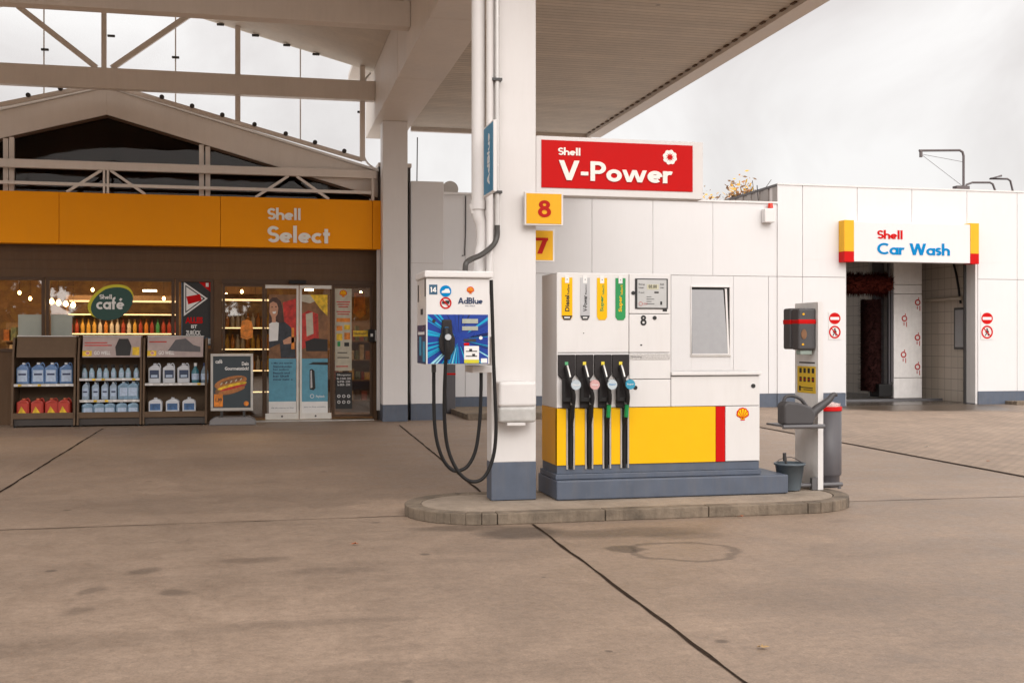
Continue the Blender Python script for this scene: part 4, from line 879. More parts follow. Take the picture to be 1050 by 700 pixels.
pj = canister('white_canister', 'white canister with dark label on the upper shelf of the right rack', 'canister', 'white canisters on the right rack', .225, .15, .38, WC, mat('dark_label', (.04,.06,.12), .4), WC, (.25,.66), True, ex3)
row(pj, lay(g3, 3, .80, x1=g3[0]+.86))
def btl(col, name, lab, cap):
    t_ = empty('fluid_bottle', (0,0,0)); tag(t_, lab, 'bottle')
    MB().lathe((0,0,0), [(.066,0),(.07,.02),(.07,.22),(.03,.30),(.025,.33)], n=16).build('body', t_, m=col); MB().cyl((0,0,.325),(0,0,.385),.03,n=12).build('cap', t_, m=cap); MB().lathe((0,0,.06), [(.0715,0),(.0715,.12)], n=16).build('label', t_, m=JL_); return t_
b1 = btl(mat('teal_bottle', (.05,.20,.25), .3), '', 'teal bottle on the upper shelf of the right rack, next to the white canisters', CAPW); b1.location = (g3[0]+.96, g3[4]+.2, .801)
b2 = btl(mat('grey_blue_bottle', (.16,.22,.28), .3), '', 'grey-blue bottle at the right end of the right rack shelf', CAPB); b2.location = (g3[0]+1.13, g3[4]+.2, .801)
pj = canister('squat_canister', 'squat white canister in the bottom tray of the right rack', 'canister', 'squat white canisters on the right rack', .25, .17, .29, WC, mat('wave_label', (.06,.14,.30), .4, var=.6, scale=9), WC, (.18,.62), False)
row(pj, lay(g3, 3, .235, dy=.16, x1=g3[0]+1.0))

# ---- poster stand
yq = 22.3
ps = thing('poster_stand', P(238,436,yq), 'dark sandwich poster in an aluminium stand on a grey base', 'poster stand')
MB().boxp(216,259.4,362.5,365.2,yq,yq+.05).boxp(216,259.4,418,421,yq,yq+.05).boxp(216,218.4,365.2,418,yq,yq+.049).boxp(257,259.4,365.2,418,yq,yq+.049).build('frame', ps, m=ALU, bevel=.004)
pst = MB(); pst.use(mat('poster_slate', (.035,.05,.06), .4)); pst.boxp(218.4,257,365.2,418,yq+.02,yq+.03)
pst.use(WPRINT); smallp(pst, 'Dein', 248, 255, 374.6, 370.8, yq+.018, .03); smallp(pst, 'Gourmetstück!', 230.5, 255, 379.4, 376, yq+.018, .03); smallp(pst, 'café', 221, 228, 372.5, 368.5, yq+.018, .02)
def ell(mb, m_, cx, cy, a, b, rot, lay_):
    mb.use(m_); mb.polyp([(cx+a*math.cos(t)*math.cos(rot)+b*math.sin(t)*math.sin(rot), cy-a*math.cos(t)*math.sin(rot)+b*math.sin(t)*math.cos(rot)) for t in [2*math.pi*i/26 for i in range(26)]], yq+.019-lay_*.001, .0008)
BRD = mat('print_bread', (.40,.15,.04), .5, var=.3, scale=30)
ell(pst, PBRN, 236, 398, 16, 6, R(15), 0); ell(pst, BRD, 236.5, 392, 17, 6, R(14), 2); ell(pst, MATS['print_brown'], 238, 390, 12, 2, R(14), 3); ell(pst, PYEL, 238, 395.5, 15.5, 2.1, R(14), 3); ell(pst, PRED, 239, 397.2, 14, 1.3, R(14), 4); ell(pst, BRD, 237.5, 400.2, 14, 2.8, R(14), 1)
for i in range(5): ell(pst, PCRM, 227+i*5, 393.5-i*1.2, 1.6, .6, R(50), 5)
pst.use(PORG).boxp(219.5,228.5,404,417,yq+.017,yq+.019); ell(pst, PORG, 252.5, 413.5, 2.6, 2.4, 0, 2)
pst.use(BLACKP); smallp(pst, '1.99', 221, 227.5, 412, 408, yq+.016, .03)
pst.build('poster', ps)
MB().boxp(226,228.5,421,428,yq+.02,yq+.05).boxp(249,251.5,421,428,yq+.02,yq+.05).build('bracket', ps, m=DARKG)
c = P(238.5,432,yq); MB().prism([(c.x-.44,yq-.02,.0),(c.x+.44,yq-.02,.0),(c.x+.42,yq-.0,.10),(c.x+.32,yq+.02,.16),(c.x-.32,yq+.02,.16),(c.x-.42,yq,.10)], (0,.45,0)).build('base', ps, m=mat('grey_stand_base', (.16,.15,.15), .5), bevel=.02)

# ================================================================== WHITE SERVICE BUILDING
YW = 25.5
wbld = thing('service_building', (8, YW, 0), 'low white panelled service building behind the pump', 'building')
zj = 1.6 + (350-283)/F*(YW/(cs-.2*sn)); zsk = .335; ztop = 4.95
mb = MB(); mb.box(P(421,300,22.75).x+.3, P(797,300,YW).x, YW+.03, YW+6, 0, ztop-.05); mb.build('core', wbld, m=GAP)
mb = MB(); xs = [2.9]+[P(p_,240,YW).x for p_ in (477,545,607,669.5,731,797)]
for a, b in zip(xs, xs[1:]): mb.box(a+.004, b-.004, YW, YW+.028, zj+.006, ztop)
xs2 = [2.9]+[P(p_,330,YW).x for p_ in (477,545,607,650,688)]
for a, b in zip(xs2, xs2[1:]): mb.box(a+.004, b-.004, YW, YW+.028, zsk, zj-.006)
xw0, xw1 = P(688,330,YW).x, P(752,330,YW).x; xo0, xo1 = P(709,330,YW).x, P(748,330,YW).x; zo0, zo1 = P(728,364,YW).z, P(728,294.5,YW).z
mb.box(xw0+.006, xo0, YW, YW+.028, zsk, zj-.006).box(xo1, xw1, YW, YW+.028, zsk, zj-.006).box(xo0, xo1, YW, YW+.028, zsk, zo0).box(xo0, xo1, YW, YW+.028, zo1, zj-.006)
for a, b in ((752,788),(788,797)): mb.box(P(a,330,YW).x+.006, P(b,330,YW).x-(.006 if b != 797 else 0), YW, YW+.028, zsk, zj-.006)
mb.build('wall', wbld, m=WHITE, bevel=.003)
MB().box(2.9, P(797,300,YW).x, YW-.012, YW+.028, 0, zsk-.004).build('skirting', wbld, m=SKIRT)
MB().box(2.9, P(797,300,YW).x, YW-.03, YW+.3, ztop+.002, ztop+.05).build('parapet_cap', wbld, m=WHITE2)
win = MB().box(xo0-.03, xo1+.03, YW-.02, YW-.002, zo0-.03, zo0).box(xo0-.03, xo1+.03, YW-.02, YW-.002, zo1, zo1+.03).box(xo0-.03, xo0, YW-.018, YW-.002, zo0, zo1).box(xo1, xo1+.03, YW-.018, YW-.002, zo0, zo1).build('window', wbld, m=WHITE2, bevel=.005)
WLOC[win.name] = WLOC[wbld.name]
MB().box(xo0+.0, xo1, YW+.022, YW+.03, zo0, zo1).build('recess', win, m=DARK)
a0, a1 = xo0+.0, xo1-.10
MB().add([(a0,YW-.04,zo0+.03),(xo1-.05,YW-.04,zo0+.03),(a1-.06,YW-.0,zo1-.06),(a0,YW-.0,zo1-.06)], [(0,1,2,3)]).build('pane', win, m=WGL)
mb = MB(); mb.prism([(xo1-.06,YW-.045,zo0+.01),(xo1-.015,YW-.045,zo0+.01),(a1+.03,YW-.005,zo1-.03),(a1-.02,YW-.005,zo1-.03)], (0,.03,0)); mb.box(a0, xo1-.015, YW-.048, YW-.02, zo0+.002, zo0+.035); mb.build('sash', win, m=WHITE2)
MB().box(xo0-.03, xo1+.03, YW-.035, YW-.0205, zo0-.028, zo0-.006).build('sill', win, m=ALU)
# taller white block at its left end
yk = 22.85
blk = thing('white_annex', (P(438,430,yk).x, yk, 0), 'tall white panel box between the shop column and the service building', 'annex')
xa, xb_ = P(421.5,430,yk).x, P(455,430,yk).x
mb = MB().box(xa, xb_, yk, YW-.01, .335, zat(438,186,yk)); mb.build('wall', blk, m=WHITE, bevel=.006)
MB().box(xa-.004, xb_+.004, yk-.004, YW-.012, 0, .331).build('skirting', blk, m=SKIRT)
MB().box(xa, xb_, yk-.002, yk+.02, zat(438,270,yk), zat(438,270,yk)+.008).build('panel_joint', blk, m=GAP)
c = P(461,194.5,26.2); t_ = MB().cyl((c.x,26.1,c.z),(c.x,26.4,c.z),.19,n=28).build('round_vent', m=mat('dull_grey_metal', (.3,.27,.24), .5, metal=.3), loc=(c.x,26.1,c.z)); tag(t_, 'round grey vent disc on the roof beside the white annex', 'vent')
tag(MB().tube([P(428,141,24.4), P(427.5,186,24.4)], .012, n=6, sub=1).build('thin_pole', loc=P(428,186,24.4), m=DARKG), 'thin dark pole rising from the annex to the canopy edge', 'pole')
tag(MB().tube([P(477.5,201,YW-.02), P(477.5,235,YW-.02), P(476.5,262,YW-.02), P(474,262,YW-.02)], .012, n=6, sub=1).build('wall_cable', loc=P(477,262,YW-.02), m=DARKG), 'thin dark cable running down the white wall beside the drainpipe', 'cable')
# grey post with red mark
c0 = G(462.5, 424); t_ = thing('service_post', (c0.x, c0.y, 0), 'grey post with a red and white band at the foot of the white wall', 'post')
MB().box(c0.x-.10, c0.x+.10, c0.y-.0, c0.y+.12, 0, 1.25).build('post', t_, m=GREY, bevel=.01); MB().box(c0.x-.103, c0.x+.103, c0.y-.004, c0.y-.001, .86, .90).build('band', t_, m=RED)
# beacon, antenna
t_ = thing('alarm_beacon', P(790,228,YW), 'white alarm siren with red lamp high on the white wall', 'alarm')
MB().boxp(784.5,795,213.8,228,YW-.22,YW-.002).build('housing', t_, m=WHITE2, bevel=.02); c = P(790,211,YW-.12); MB().cyl(c-Vector((0,0,.06)), c+Vector((0,0,.06)), .065, .055, n=16).build('lamp', t_, m=mat('red_lens', (.6,.03,.01), .25))
tag(MB().tube([P(776.3,190,26.3), P(777,200,26.3), P(778.6,214,26.3)], .012, n=6, sub=2).cyl(P(779,215,26.3)-Vector((.0,0,.08)), P(779,215,26.3)+Vector((0,0,.04)), .04, n=8).build('antenna', loc=P(778.6,214,26.3), m=DARKG), 'thin whip antenna on the roof edge near the alarm beacon', 'antenna')

# ================================================================== CAR WASH
cw = thing('car_wash_building', (16, YW, 0), 'white panelled car wash hall with an open bay', 'car wash')
zt = 5.41; X0 = P(797,300,YW-.02).x; X1 = 30; yC = YW-.03
ox0 = P(867,300,yC).x; ox1 = P(1003,300,yC).x; zo = P(930,268,yC).z
rev = .45
WM = WHITE
mb = MB()
hx = [X0]+[P(p_,240,yC).x for p_ in (823,879,935,991.5,1043)]+[P(1043,240,yC).x+1.62*k for k in range(1,6)]
hx = [h for h in hx if h < X1]+[X1]
for a, b in zip(hx, hx[1:]):
    z0_ = zj+.006 
    if b <= ox0 or a >= ox1: mb.box(a+.006, b-.006, yC, yC+.028, z0_, zt)
    else: mb.box(a+.006, b-.006, yC, yC+.028, zo+.0, zt)
    if a < ox0 < b: mb.box(a+.006, ox0-.001, yC, yC+.0275, z0_, zo)
    if a < ox1 < b: mb.box(ox1+.001, b-.006, yC, yC+.0275, z0_, zo)
lx = [X0, P(823,330,yC).x, ox0]; 
for a, b in zip(lx, lx[1:]): mb.box(a+.006, b-(.006 if b != ox0 else .001), yC, yC+.028, zsk, zj-.006)
lx = [ox1, P(1043,330,yC).x]+[P(1043,330,yC).x+1.62*k for k in range(1,6)]
for a, b in zip(lx, lx[1:]): mb.box(a+(.006 if a != ox1 else .001), b-.006, yC, yC+.028, zsk, zj-.006)
mb.build('wall', cw, m=WM, bevel=.003)
mb = MB().box(X0+.01, ox0-.002, yC+.03, yC+rev, 0, zt-.02).box(ox1+.002, X1-.2, yC+.03, yC+rev, 0, zt-.02).box(ox0, ox1, yC+.03, yC+rev, zo+.002, zt-.02)
mb.build('core', cw, m=GAP)
MB().box(ox1-.06, ox1+.001, yC+.0285, yC+rev+.05, 0, zo).build('door_jamb', cw, m=WHITE2); MB().box(ox0-.001, ox0+.03, yC+.0285, yC+rev, 0, zo).build('door_jamb', cw, m=WHITE2); MB().box(ox1-.12, ox1-.062, yC+rev-.05, yC+rev, 0, zo).build('guide_rail', cw, m=DARKG)
mb = MB().box(X0, ox0-.0, yC-.012, yC+.029, 0, zsk-.004).box(ox1-.002, X1, yC-.012, yC+.029, 0, zsk-.004).box(ox1-.064, ox1-.001, yC+.03, yC+rev, 0, .03); mb.build('skirting', cw, m=SKIRT)
MB().box(X0, X1, yC-.02, yC+.4, zt+.002, zt+.04).build('parapet_cap', cw, m=WHITE2)
# corrugated grey flank above the low roof
RIB = mat('grey_corrugated_cladding', (.26,.23,.21), .5, var=.1)
mb = MB()
for k in range(46): mb.box(X0+.0+(.02 if k % 2 else 0), X0+.1, YW+.0+k*.25, YW+.25+k*.25, ztop-.3, zt-.03)
mb.build('flank_cladding', cw, m=RIB)
MB().box(X0-.01, X0+.12, YW+.0, YW+11.5, zt-.028, zt+.03).build('flank_cap', cw, m=mat('dark_flashing', (.07,.06,.06), .5)); MB().box(X0+.1, X1, YW+.4, YW+12, zt-.15, zt-.05).build('roof', cw, m=GREY)
# interior
def tile_mat():
    m = bpy.data.materials.new('cream_glazed_tiles'); m.use_nodes = True; t = m.node_tree; b = t.nodes['Principled BSDF']; l = t.links.new
    g = N('ShaderNodeNewGeometry', t); s = N('ShaderNodeSeparateXYZ', t); l(g.outputs['Position'], s.inputs[0]); cb = N('ShaderNodeCombineXYZ', t)
    ad = N('ShaderNodeMath', t, operation='ADD'); l(s.outputs['X'], ad.inputs[0]); l(s.outputs['Y'], ad.inputs[1]); l(ad.outputs[0], cb.inputs['X']); l(s.outputs['Z'], cb.inputs['Y'])
    br = N('ShaderNodeTexBrick', t); br.offset = 0; l(cb.outputs[0], br.inputs['Vector']); br.inputs['Scale'].default_value = 1; br.inputs['Brick Width'].default_value = .3; br.inputs['Row Height'].default_value = .3; br.inputs['Mortar Size'].default_value = .008
    br.inputs['Color1'].default_value = (.58,.50,.42,1); br.inputs['Color2'].default_value = (.53,.46,.38,1); br.inputs['Mortar'].default_value = (.30,.25,.2,1); l(br.outputs['Color'], b.inputs['Base Color']); b.inputs['Roughness'].default_value = .35
    return m
TILE = tile_mat()
xi0, xi1 = 12.9, ox1+.22; yi0, yi1 = yC+rev, 35.5
MB().box(xi1, xi1+.2, yi0+.002, yi1, 0, 4.9).build('bay_wall', cw, m=TILE); MB().box(xi0-.2, xi0, yi0+.002, yi1, 0, 4.9).build('bay_wall', cw, m=TILE)
MB().box(xi0-.2, xi1+.2, yi0+.002, yi1, 4.9, 5.1).build('bay_ceiling', cw, m=GREY)
MB().box(xi0-.2, xi1+.2, yC+.02, yi1+2, .005, .012).build('bay_floor', cw, m=mat('wet_dark_concrete', (.075,.058,.045), .25, var=.25, scale=3))
MB().box(xi0, xi0+.3, yi1, yi1+.2, 0, 5).box(xi1-.3, xi1, yi1, yi1+.2, 0, 5).box(xi0+.3, xi1-.3, yi1, yi1+.2, 4.3, 5).build('rear_wall', cw, m=TILE)
# interior fittings on the right wall
Xw = xi1-.003
a = PX(947.5,308,Xw-.1); b = PX(985,307,Xw-.1)
tag(MB().cyl(Vector((Xw-.1,a.y,a.z)), Vector((Xw-.1,b.y,a.z)), .055, n=12).build('wall_pipe', loc=a, m=mat('beige_pipe', (.45,.38,.3), .4)), 'thick pipe along the tiled wall inside the car wash bay', 'pipe')
a = PX(979.5,358,Xw); b = PX(991.5,315,Xw); iw = thing('bay_window', (Xw, (a.y+b.y)/2, a.z), 'dark framed window in the tiled wall inside the car wash bay', 'window')
ya, yb = sorted((a.y, b.y)); ya = max(ya, yi0+.05)
MB().box(Xw-.04, Xw, ya, yb, a.z, b.z).build('frame', iw, m=DARKG); MB().box(Xw-.046, Xw-.041, ya+.06, yb-.06, a.z+.06, b.z-.06).build('pane', iw, m=WGL)
a = PX(985,275,Xw-.08); b = PX(990,313,Xw-.08)
tag(MB().tube([Vector((Xw-.08,a.y+.6,4.3)), Vector((Xw-.08,a.y+.2,3.4)), Vector((Xw-.08,a.y,2.6))], .03, n=8, sub=2).build('supply_hose', loc=(Xw-.08,a.y,2.6), m=DARK), 'dark supply hose hanging on the tiled wall inside the car wash', 'hose')
# gantry
yg_ = 27.7
gt = thing('wash_gantry', P(931,407,yg_), 'white car wash gantry with red ring marks and dark brushes inside the bay', 'wash gantry')
gx0, gx1 = P(916.5,400,yg_).x, P(945.4,400,yg_).x
GW = mat('gantry_white', (.84,.81,.79), .35, grime=.12)
mb = MB().box(gx0, gx1, yg_, yg_+1.3, .06, P(930,387.5,yg_).z).box(gx0, gx1, yg_, yg_+1.3, P(930,387,yg_).z, P(930,301.5,yg_).z).box(gx0, gx1, yg_, yg_+1.3, P(930,301,yg_).z, P(930,292,yg_).z).box(gx0+.0, gx1, yg_, yg_+1.3, P(930,291.5,yg_).z, 4.5)
mb.build('column', gt, m=GW, bevel=.01)
mb = MB().box(gx0-.14, gx0-.10, yg_+.02, yg_+.1, .1, 4.2).box(gx0-.30, gx0-.004, yg_+.5, yg_+.6, .1, 4.2).box(gx0-.08, gx0-.02, yg_+.0, yg_+.08, .5, 3.2); mb.build('guide_rail', gt, m=GREY)
for px, py in [(941,310),(927.4,326.5),(940.8,346),(926.5,363.5),(940.8,376)]:
    mb = MB(); mb.use(REDD); mb.ringp(px, py, 1.7, 2.9, yg_-.003)
    for dx, dy, l_ in ((1.8,3.5,5),(-.8,4,3),(.6,-5.2,2)): mb.boxp(px+dx, px+dx+.8, py+dy, py+dy+l_, yg_-.003, yg_-.001)
    mb.build('ring_mark', gt)
BR = mat('dark_red_bristles', (.10,.020,.014), .95, var=.5, scale=30, spec=.05); BR2 = mat('black_bristles', (.030,.011,.010), .95, var=.5, scale=40, spec=.05)
def brush(p0, p1, r, name, m_):
    mb = MB(); p0 = Vector(p0); p1 = Vector(p1); ax = (p1-p0).normalized(); u_ = ax.orthogonal().normalized(); w_ = ax.cross(u_); ln = (p1-p0).length
    mb.cyl(p0, p1, r*.72, n=16)
    for i in range(2600):
        t__ = random.random(); q = random.uniform(0, 2*math.pi); rr = r*random.uniform(.85,1.12); c_ = p0+ax*ln*t__; d_ = u_*math.cos(q)+w_*math.sin(q); s__ = (w_*math.cos(q)-u_*math.sin(q))*.03
        mb.add([c_+d_*r*.5-s__, c_+d_*r*.5+s__, c_+d_*rr+s__+ax*random.uniform(-.08,.08)], [(0,1,2)])
    mb.build(name, gt, m=m_)
bx = P(893,400,yg_+.35).x; brush((bx,yg_+.35,.25), (bx,yg_+.35,P(896,307,yg_).z), .38, 'side_brush', BR2)
brush((12.95,yg_+.2,P(890,291,yg_).z), (gx0-.05,yg_+.2,P(890,291,yg_).z), .36, 'roof_brush', BR)
MB().box(gx0-.5, gx0-.1, yg_-.1, yg_+.4, .1, .45).build('drive_box', gt, m=DARK, bevel=.03); MB().box(12.95, gx0-.002, yg_+.1, yg_+1.1, 3.95, 4.5).build('cross_beam', gt, m=GREY, bevel=.02)
MB().box(13.0, gx1+.3, yg_-.5, yg_-.42, .012, .07).box(xi0+.2, xi0+.3, yi0+.5, yi1-1, .012, .07).build('floor_rail', gt, m=TUBE)
# sign above the bay
ys = 25.2
sg = thing('car_wash_sign', P(934,269,ys), 'white Car Wash sign with orange and red ends above the bay', 'sign')
x_a, x_b, x_c, x_d = [P(q,250,ys).x for q in (865.6,875.6,994.8,1003.6)]; zt_, zb_ = P(934,228.5,ys).z, P(934,269.3,ys).z
MB().box(x_b, x_c, ys, yC-.002, zb_+.01, zt_-.01).build('panel', sg, m=WHITE, bevel=.006)
for a, b in ((x_a, x_b-.002), (x_c+.002, x_d)):
    zz = zt_-(zt_-zb_)*.745
    MB().box(a, b, ys-.012, yC-.002, zz+.001, zt_+.03).build('end_block', sg, m=NYEL, bevel=.004); MB().box(a, b, ys-.012, yC-.002, zb_-.005, zz).build('end_block', sg, m=RED, bevel=.004)
mb = MB(); mb.use(RED); wordp(mb, 'Shell', 899.5, 926, 244.8, 8.8, ys-.001, .01); mb.use(BLUE); wordp(mb, 'Car Wash', 899.5, 974, 260.8, 12, ys-.001, .01); mb.build('lettering', sg)
# prohibition signs
def prohib(px, label):
    y_ = yC-.012; t_ = thing('prohibition_sign', P(px,348,y_), label, 'sign', 'prohibition signs beside the wash bay')
    MB().boxp(px-6.5,px+6.5,319.5,348,y_,y_+.008).build('plate', t_, m=WHITE2)
    mb = MB().use(RED); mb.disc(px,326.4,5.9,y_-.003,.002); mb.use(WPRINT); mb.boxp(px-4.5,px+4.5,325,327.8,y_-.005,y_-.004); mb.build('no_entry_disc', t_)
    mb = MB().use(RED); mb.ringp(px,340.4,4.5,6.0,y_-.003); c_ = P(px,340.4,y_-.004); k = P(px+1,340,y_).x-P(px,340,y_).x
    mb.use(BLACKP); mb.boxp(px-.9,px+.9,336.6,338.2,y_-.003,y_-.002); mb.polyp([(px-1.2,338.4),(px+1.2,338.4),(px+2.2,341),(px+.9,341),(px+2,344.2),(px+.9,344.4),(px,341.6),(px-1.5,344.4),(px-2.4,344),(px-.9,341),(px-2.2,341)], y_-.003, .001)
    mb.use(RED); d_ = Vector((1,0,-1)).normalized()*4.9*k; s__ = Vector((1,0,1)).normalized()*.55*k; mb.prism([c_-d_-s__, c_-d_+s__, c_+d_+s__, c_+d_-s__], (0,-.001,0)); mb.build('no_pedestrians_disc', t_)
prohib(856, 'no entry and no pedestrians signs on the wall left of the wash bay'); prohib(1012.2, 'no entry and no pedestrians signs on the wall right of the wash bay')
# roof rails / masts
yr2 = 26.4
o = MB().tube([P(942.5,154.5,yr2), P(984,154.2,yr2), P(987,156,yr2), P(988,160,yr2), P(988,193,yr2)], .032, n=10, sub=1)  .box(*(lambda c: (c.x-.03,c.x+.03,yr2-.03,yr2+.03,c.z-.16,c.z))(P(944.3,155,yr2))).tube([P(944,158,yr2), P(987,191,yr2)], .006, n=5, sub=1)
o.tube([P(944,158,yr2), P(987,166,yr2)], .006, n=5, sub=1); o.box(P(979,192,yr2).x, P(992,192,yr2).x, yr2-.1, yr2+.1, P(985,194.5,yr2).z, P(985,191,yr2).z)
tag(o.build('roof_gallows', m=mat('grey_brown_steel', (.12,.10,.10), .5, metal=.3), loc=P(988,193,yr2)), 'tall gallows-shaped steel mast with stay wires on the wash roof', 'mast')
o = MB().tube([P(990.5,192,yr2), P(991,189.5,yr2), P(997,187.2,yr2), P(1015,187.2,yr2), P(1018,188.8,yr2), P(1021,197,yr2)], .028, n=8, sub=1)
tag(o.build('roof_rail', m=MATS['grey_brown_steel'], loc=P(991,192,yr2)), 'low bent steel hand rail right beside the gallows mast', 'rail')
o = MB().tube([P(1027,180.2,yr2+.5), P(1015,183.3,yr2+.5), P(1033,183.5,yr2+.5), P(1036,185.5,yr2+.5), P(1039,198,yr2+.5)], .028, n=8, sub=1)
tag(o.build('roof_rail', m=MATS['grey_brown_steel'], loc=P(1039,198,yr2+.5)), 'bent steel rail with a spur at the right end of the wash roof', 'rail')

# ================================================================== FUEL PUMP
YPF = 10.42; YPB = 11.0
fp = thing('fuel_pump', (3.6, 10.7, IZ), 'white and yellow fuel pump number 8 with four nozzles', 'fuel pump')
PW = mat('pump_white_enamel', (.72,.70,.685), .35, var=.02, scale=2, coat=.2, grime=.08)
q = lambda px, py: P(px, py, YPF)
xq = lambda px: q(px, 400).x
zq = lambda py: P(620, py, YPF).z
ztp, zlow, zyt, zyb = zq(280), zq(384), zq(417.8), zq(476)
core = MB().box(xq(571)+.012, xq(688)-.004, YPF+.05, YPB, zyb+.01, ztp-.012).box(xq(688)-.003, xq(779)-.01, YPF+.05, YPB, zyb+.01, zlow-.012)
core.build('cabinet', fp, m=mat('pump_core_grey', (.42,.40,.39), .5))
mb = MB()
def cl(a, b, y0, y1, g_=.003, f=0): mb.box(xq(a)+g_, xq(b)-g_, YPF+f, YPF+.05, zq(y1)+g_, zq(y0)-g_)
cl(571,645,280,361.5); cl(571,645,361.5,417.8); cl(645,688,321.5,361.5); cl(645,688,361.5,389); cl(645,688,389,417.8); cl(645,688,280,321.5)
cl(688,779,386,417.8); cl(743.6,779,417.8,476)
mb.build('front_panel', fp, m=PW, bevel=.004)
mb = MB().box(xq(571), xq(571)+.01, YPF+.002, YPB, zyt+.001, ztp-.002); mb.box(xq(571), xq(688), YPF+.002, YPB, ztp-.01, ztp)
mb.build('side_panel', fp, m=PW, bevel=.003); MB().box(xq(779)-.01, xq(779), YPF+.002, YPB, zyb, zlow-.002).build('side_panel', fp, m=PW, bevel=.003)
MB().box(xq(688)-.0, xq(780), YPF-.025, YPB+.01, zlow-.012, zlow+.022).build('top_ledge', fp, m=PW, bevel=.006)
MB().box(xq(571), xq(571)+.01, YPF+.002, YPB, zyb, zyt-.001).build('side_band', fp, m=mat('orange_side_band', (.80,.38,.01), .35))
slots = [(580.8,589.2),(600,608.2),(618,626.4),(636.3,644.8)]
mb = MB(); prev = 571
for a, b in slots+[(734,734)]:
    mb.box(xq(prev)+(.002 if prev != 571 else .0), xq(a)-.002, YPF, YPF+.05, zyb, zyt-.003); prev = b
mb.build('yellow_band', fp, m=YEL, bevel=.003)
MB().box(xq(734)+.001, xq(743.6)-.001, YPF-.001, YPF+.05, zyb, zyt-.003).build('red_band', fp, m=RED, bevel=.003)
mb = MB()
for a, b in slots: mb.box(xq(a)-.001, xq(a)+.014, YPF-.004, YPF+.049, zq(480), zyt-.004).box(xq(b)-.014, xq(b)+.001, YPF-.004, YPF+.049, zq(480), zyt-.004)
mb.build('hose_guide', fp, m=ALU)
mb = MB()
for a, b in slots: mb.box(xq(a)+.015, xq(b)-.015, YPF+.04, YPF+.0495, zq(480), zyt-.004)
mb.build('slot_back', fp, m=DARK)
MB().box(xq(571)+.004, xq(779)-.004, YPF+.012, YPB-.01, zq(484.5), zyb-.003).build('kick_strip', fp, m=SKIRT)
MB().box(xq(571)-.02, xq(779)+.0, YPF-.03, YPB+.0, zq(490), zq(484.8)).build('upper_plinth', fp, m=SKIRT, bevel=.006)
a = P(573,513,10.33); b = P(808.5,505,10.33)
MB().box(a.x-.02, b.x, 10.33, YPB+.06, IZ, zq(490)-.004).build('plinth', fp, m=SKIRT, bevel=.012)
# emblem on the cabinet
mb = MB(); emblem(mb, P(761.5,424.5,YPF-.001), .066); mb.build('emblem', fp)
# holsters + nozzles
HOL = mat('charcoal_holster', (.028,.024,.024), .6, spec=.25, var=.15, scale=30)
cols = [('green cap', (.10,.40,.18), (.45,.52,.56), DARK), ('yellow cap', (.75,.60,.05), (.60,.35,.34), DARK), ('yellow cap', (.75,.60,.05), (.50,.58,.62), GREEN), ('yellow cap', (.75,.60,.05), (.04,.30,.45), GREEN)]
sx_ = [(571.9,589),(590,607.6),(608.9,626.2),(627.2,644.2)]
for i, ((a, b), (nm, ccol, dcol, sleeve)) in enumerate(zip(sx_, cols)):
    m_ = MB(); y_ = YPF-.03
    m_.prism([Vector((xq(a),y_,zq(363.4))), Vector((xq(b),y_,zq(363.4))), Vector((xq(b),y_,zq(384))), Vector((xq(b)-.035,y_,zq(389))), Vector((xq(b)-.035,y_,zq(417.4))), Vector((xq(a)+.04,y_,zq(417.4))), Vector((xq(a)+.04,y_,zq(389))), Vector((xq(a),y_,zq(384)))], (0,.029,0))
    h = m_.build('nozzle_holster', fp, m=HOL, bevel=.004); WLOC[h.name] = WLOC[fp.name]
    cx = (xq(a)+xq(b))/2-.005
    MB().box(cx-.016, cx+.016, y_-.006, y_-.001, zq(373.8), zq(370.6)).build('indicator', h, m=mat('indicator_'+str(i), ccol, .4))
    hx_ = xq([585.3,604.4,622.1,640.4][i])
    nz = MB().tube([Vector((cx-.005,y_-.01,zq(376))), Vector((cx+.0,y_-.05,zq(381))), Vector((cx+.012,y_-.075,zq(390))), Vector((hx_-.002,y_-.07,zq(404))), Vector((hx_,y_-.05,zq(414)))], .022, n=12, sub=5)
    nz.box(cx-.05, cx-.02, y_-.05, y_-.02, zq(408), zq(388)).box(cx-.05, hx_, y_-.05, y_-.03, zq(411), zq(407))
    nzo = nz.build('nozzle', fp, m=DARK, bevel=.004); WLOC[nzo.name] = WLOC[fp.name]
    MB().tube([Vector((cx+.0,y_-.035,zq(374.5))), Vector((cx+.005,y_-.06,zq(379))), Vector((cx+.014,y_-.085,zq(386)))], .011, n=8, sub=3).build('spout_guard', nzo, m=ALU)
    dc = Vector((hx_+.012, y_-.115, zq(393.6)))
    d_ = MB().cyl(dc, dc+Vector((0,.03,0)), .047, .047, n=28).build('grade_disc', nzo, m=mat('disc_'+str(i), dcol, .35), bevel=.004)
    dd = MB().use(WPRINT if i != 2 else BLUE); small(dd, ['Diesel','V-Power','Super','Super'][i], dc+Vector((-.033,-.0015,-.008)), (.066,0,0), (0,0,.018), .02); WLOC[d_.name] = WLOC[fp.name]; dd.build('grade_print', nzo)
    MB().cyl((hx_,y_-.05,zq(414)), (hx_,y_-.045,zq(411.8)), .024, n=14).build('collar', nzo, m=ALU)
    MB().cyl((hx_,y_-.045,zq(414.2)), (hx_,y_-.02,zq(427)), .021, .021, n=14).build('sleeve', nzo, m=sleeve)
    MB().tube([Vector((hx_,y_-.02,zq(427))), Vector((hx_,YPF+.005,zq(440))), Vector((hx_,YPF+.012,zq(462))), Vector((hx_,YPF+.012,zq(479.6)))], .0185, n=12, sub=3).build('hose', nzo, m=DARK)
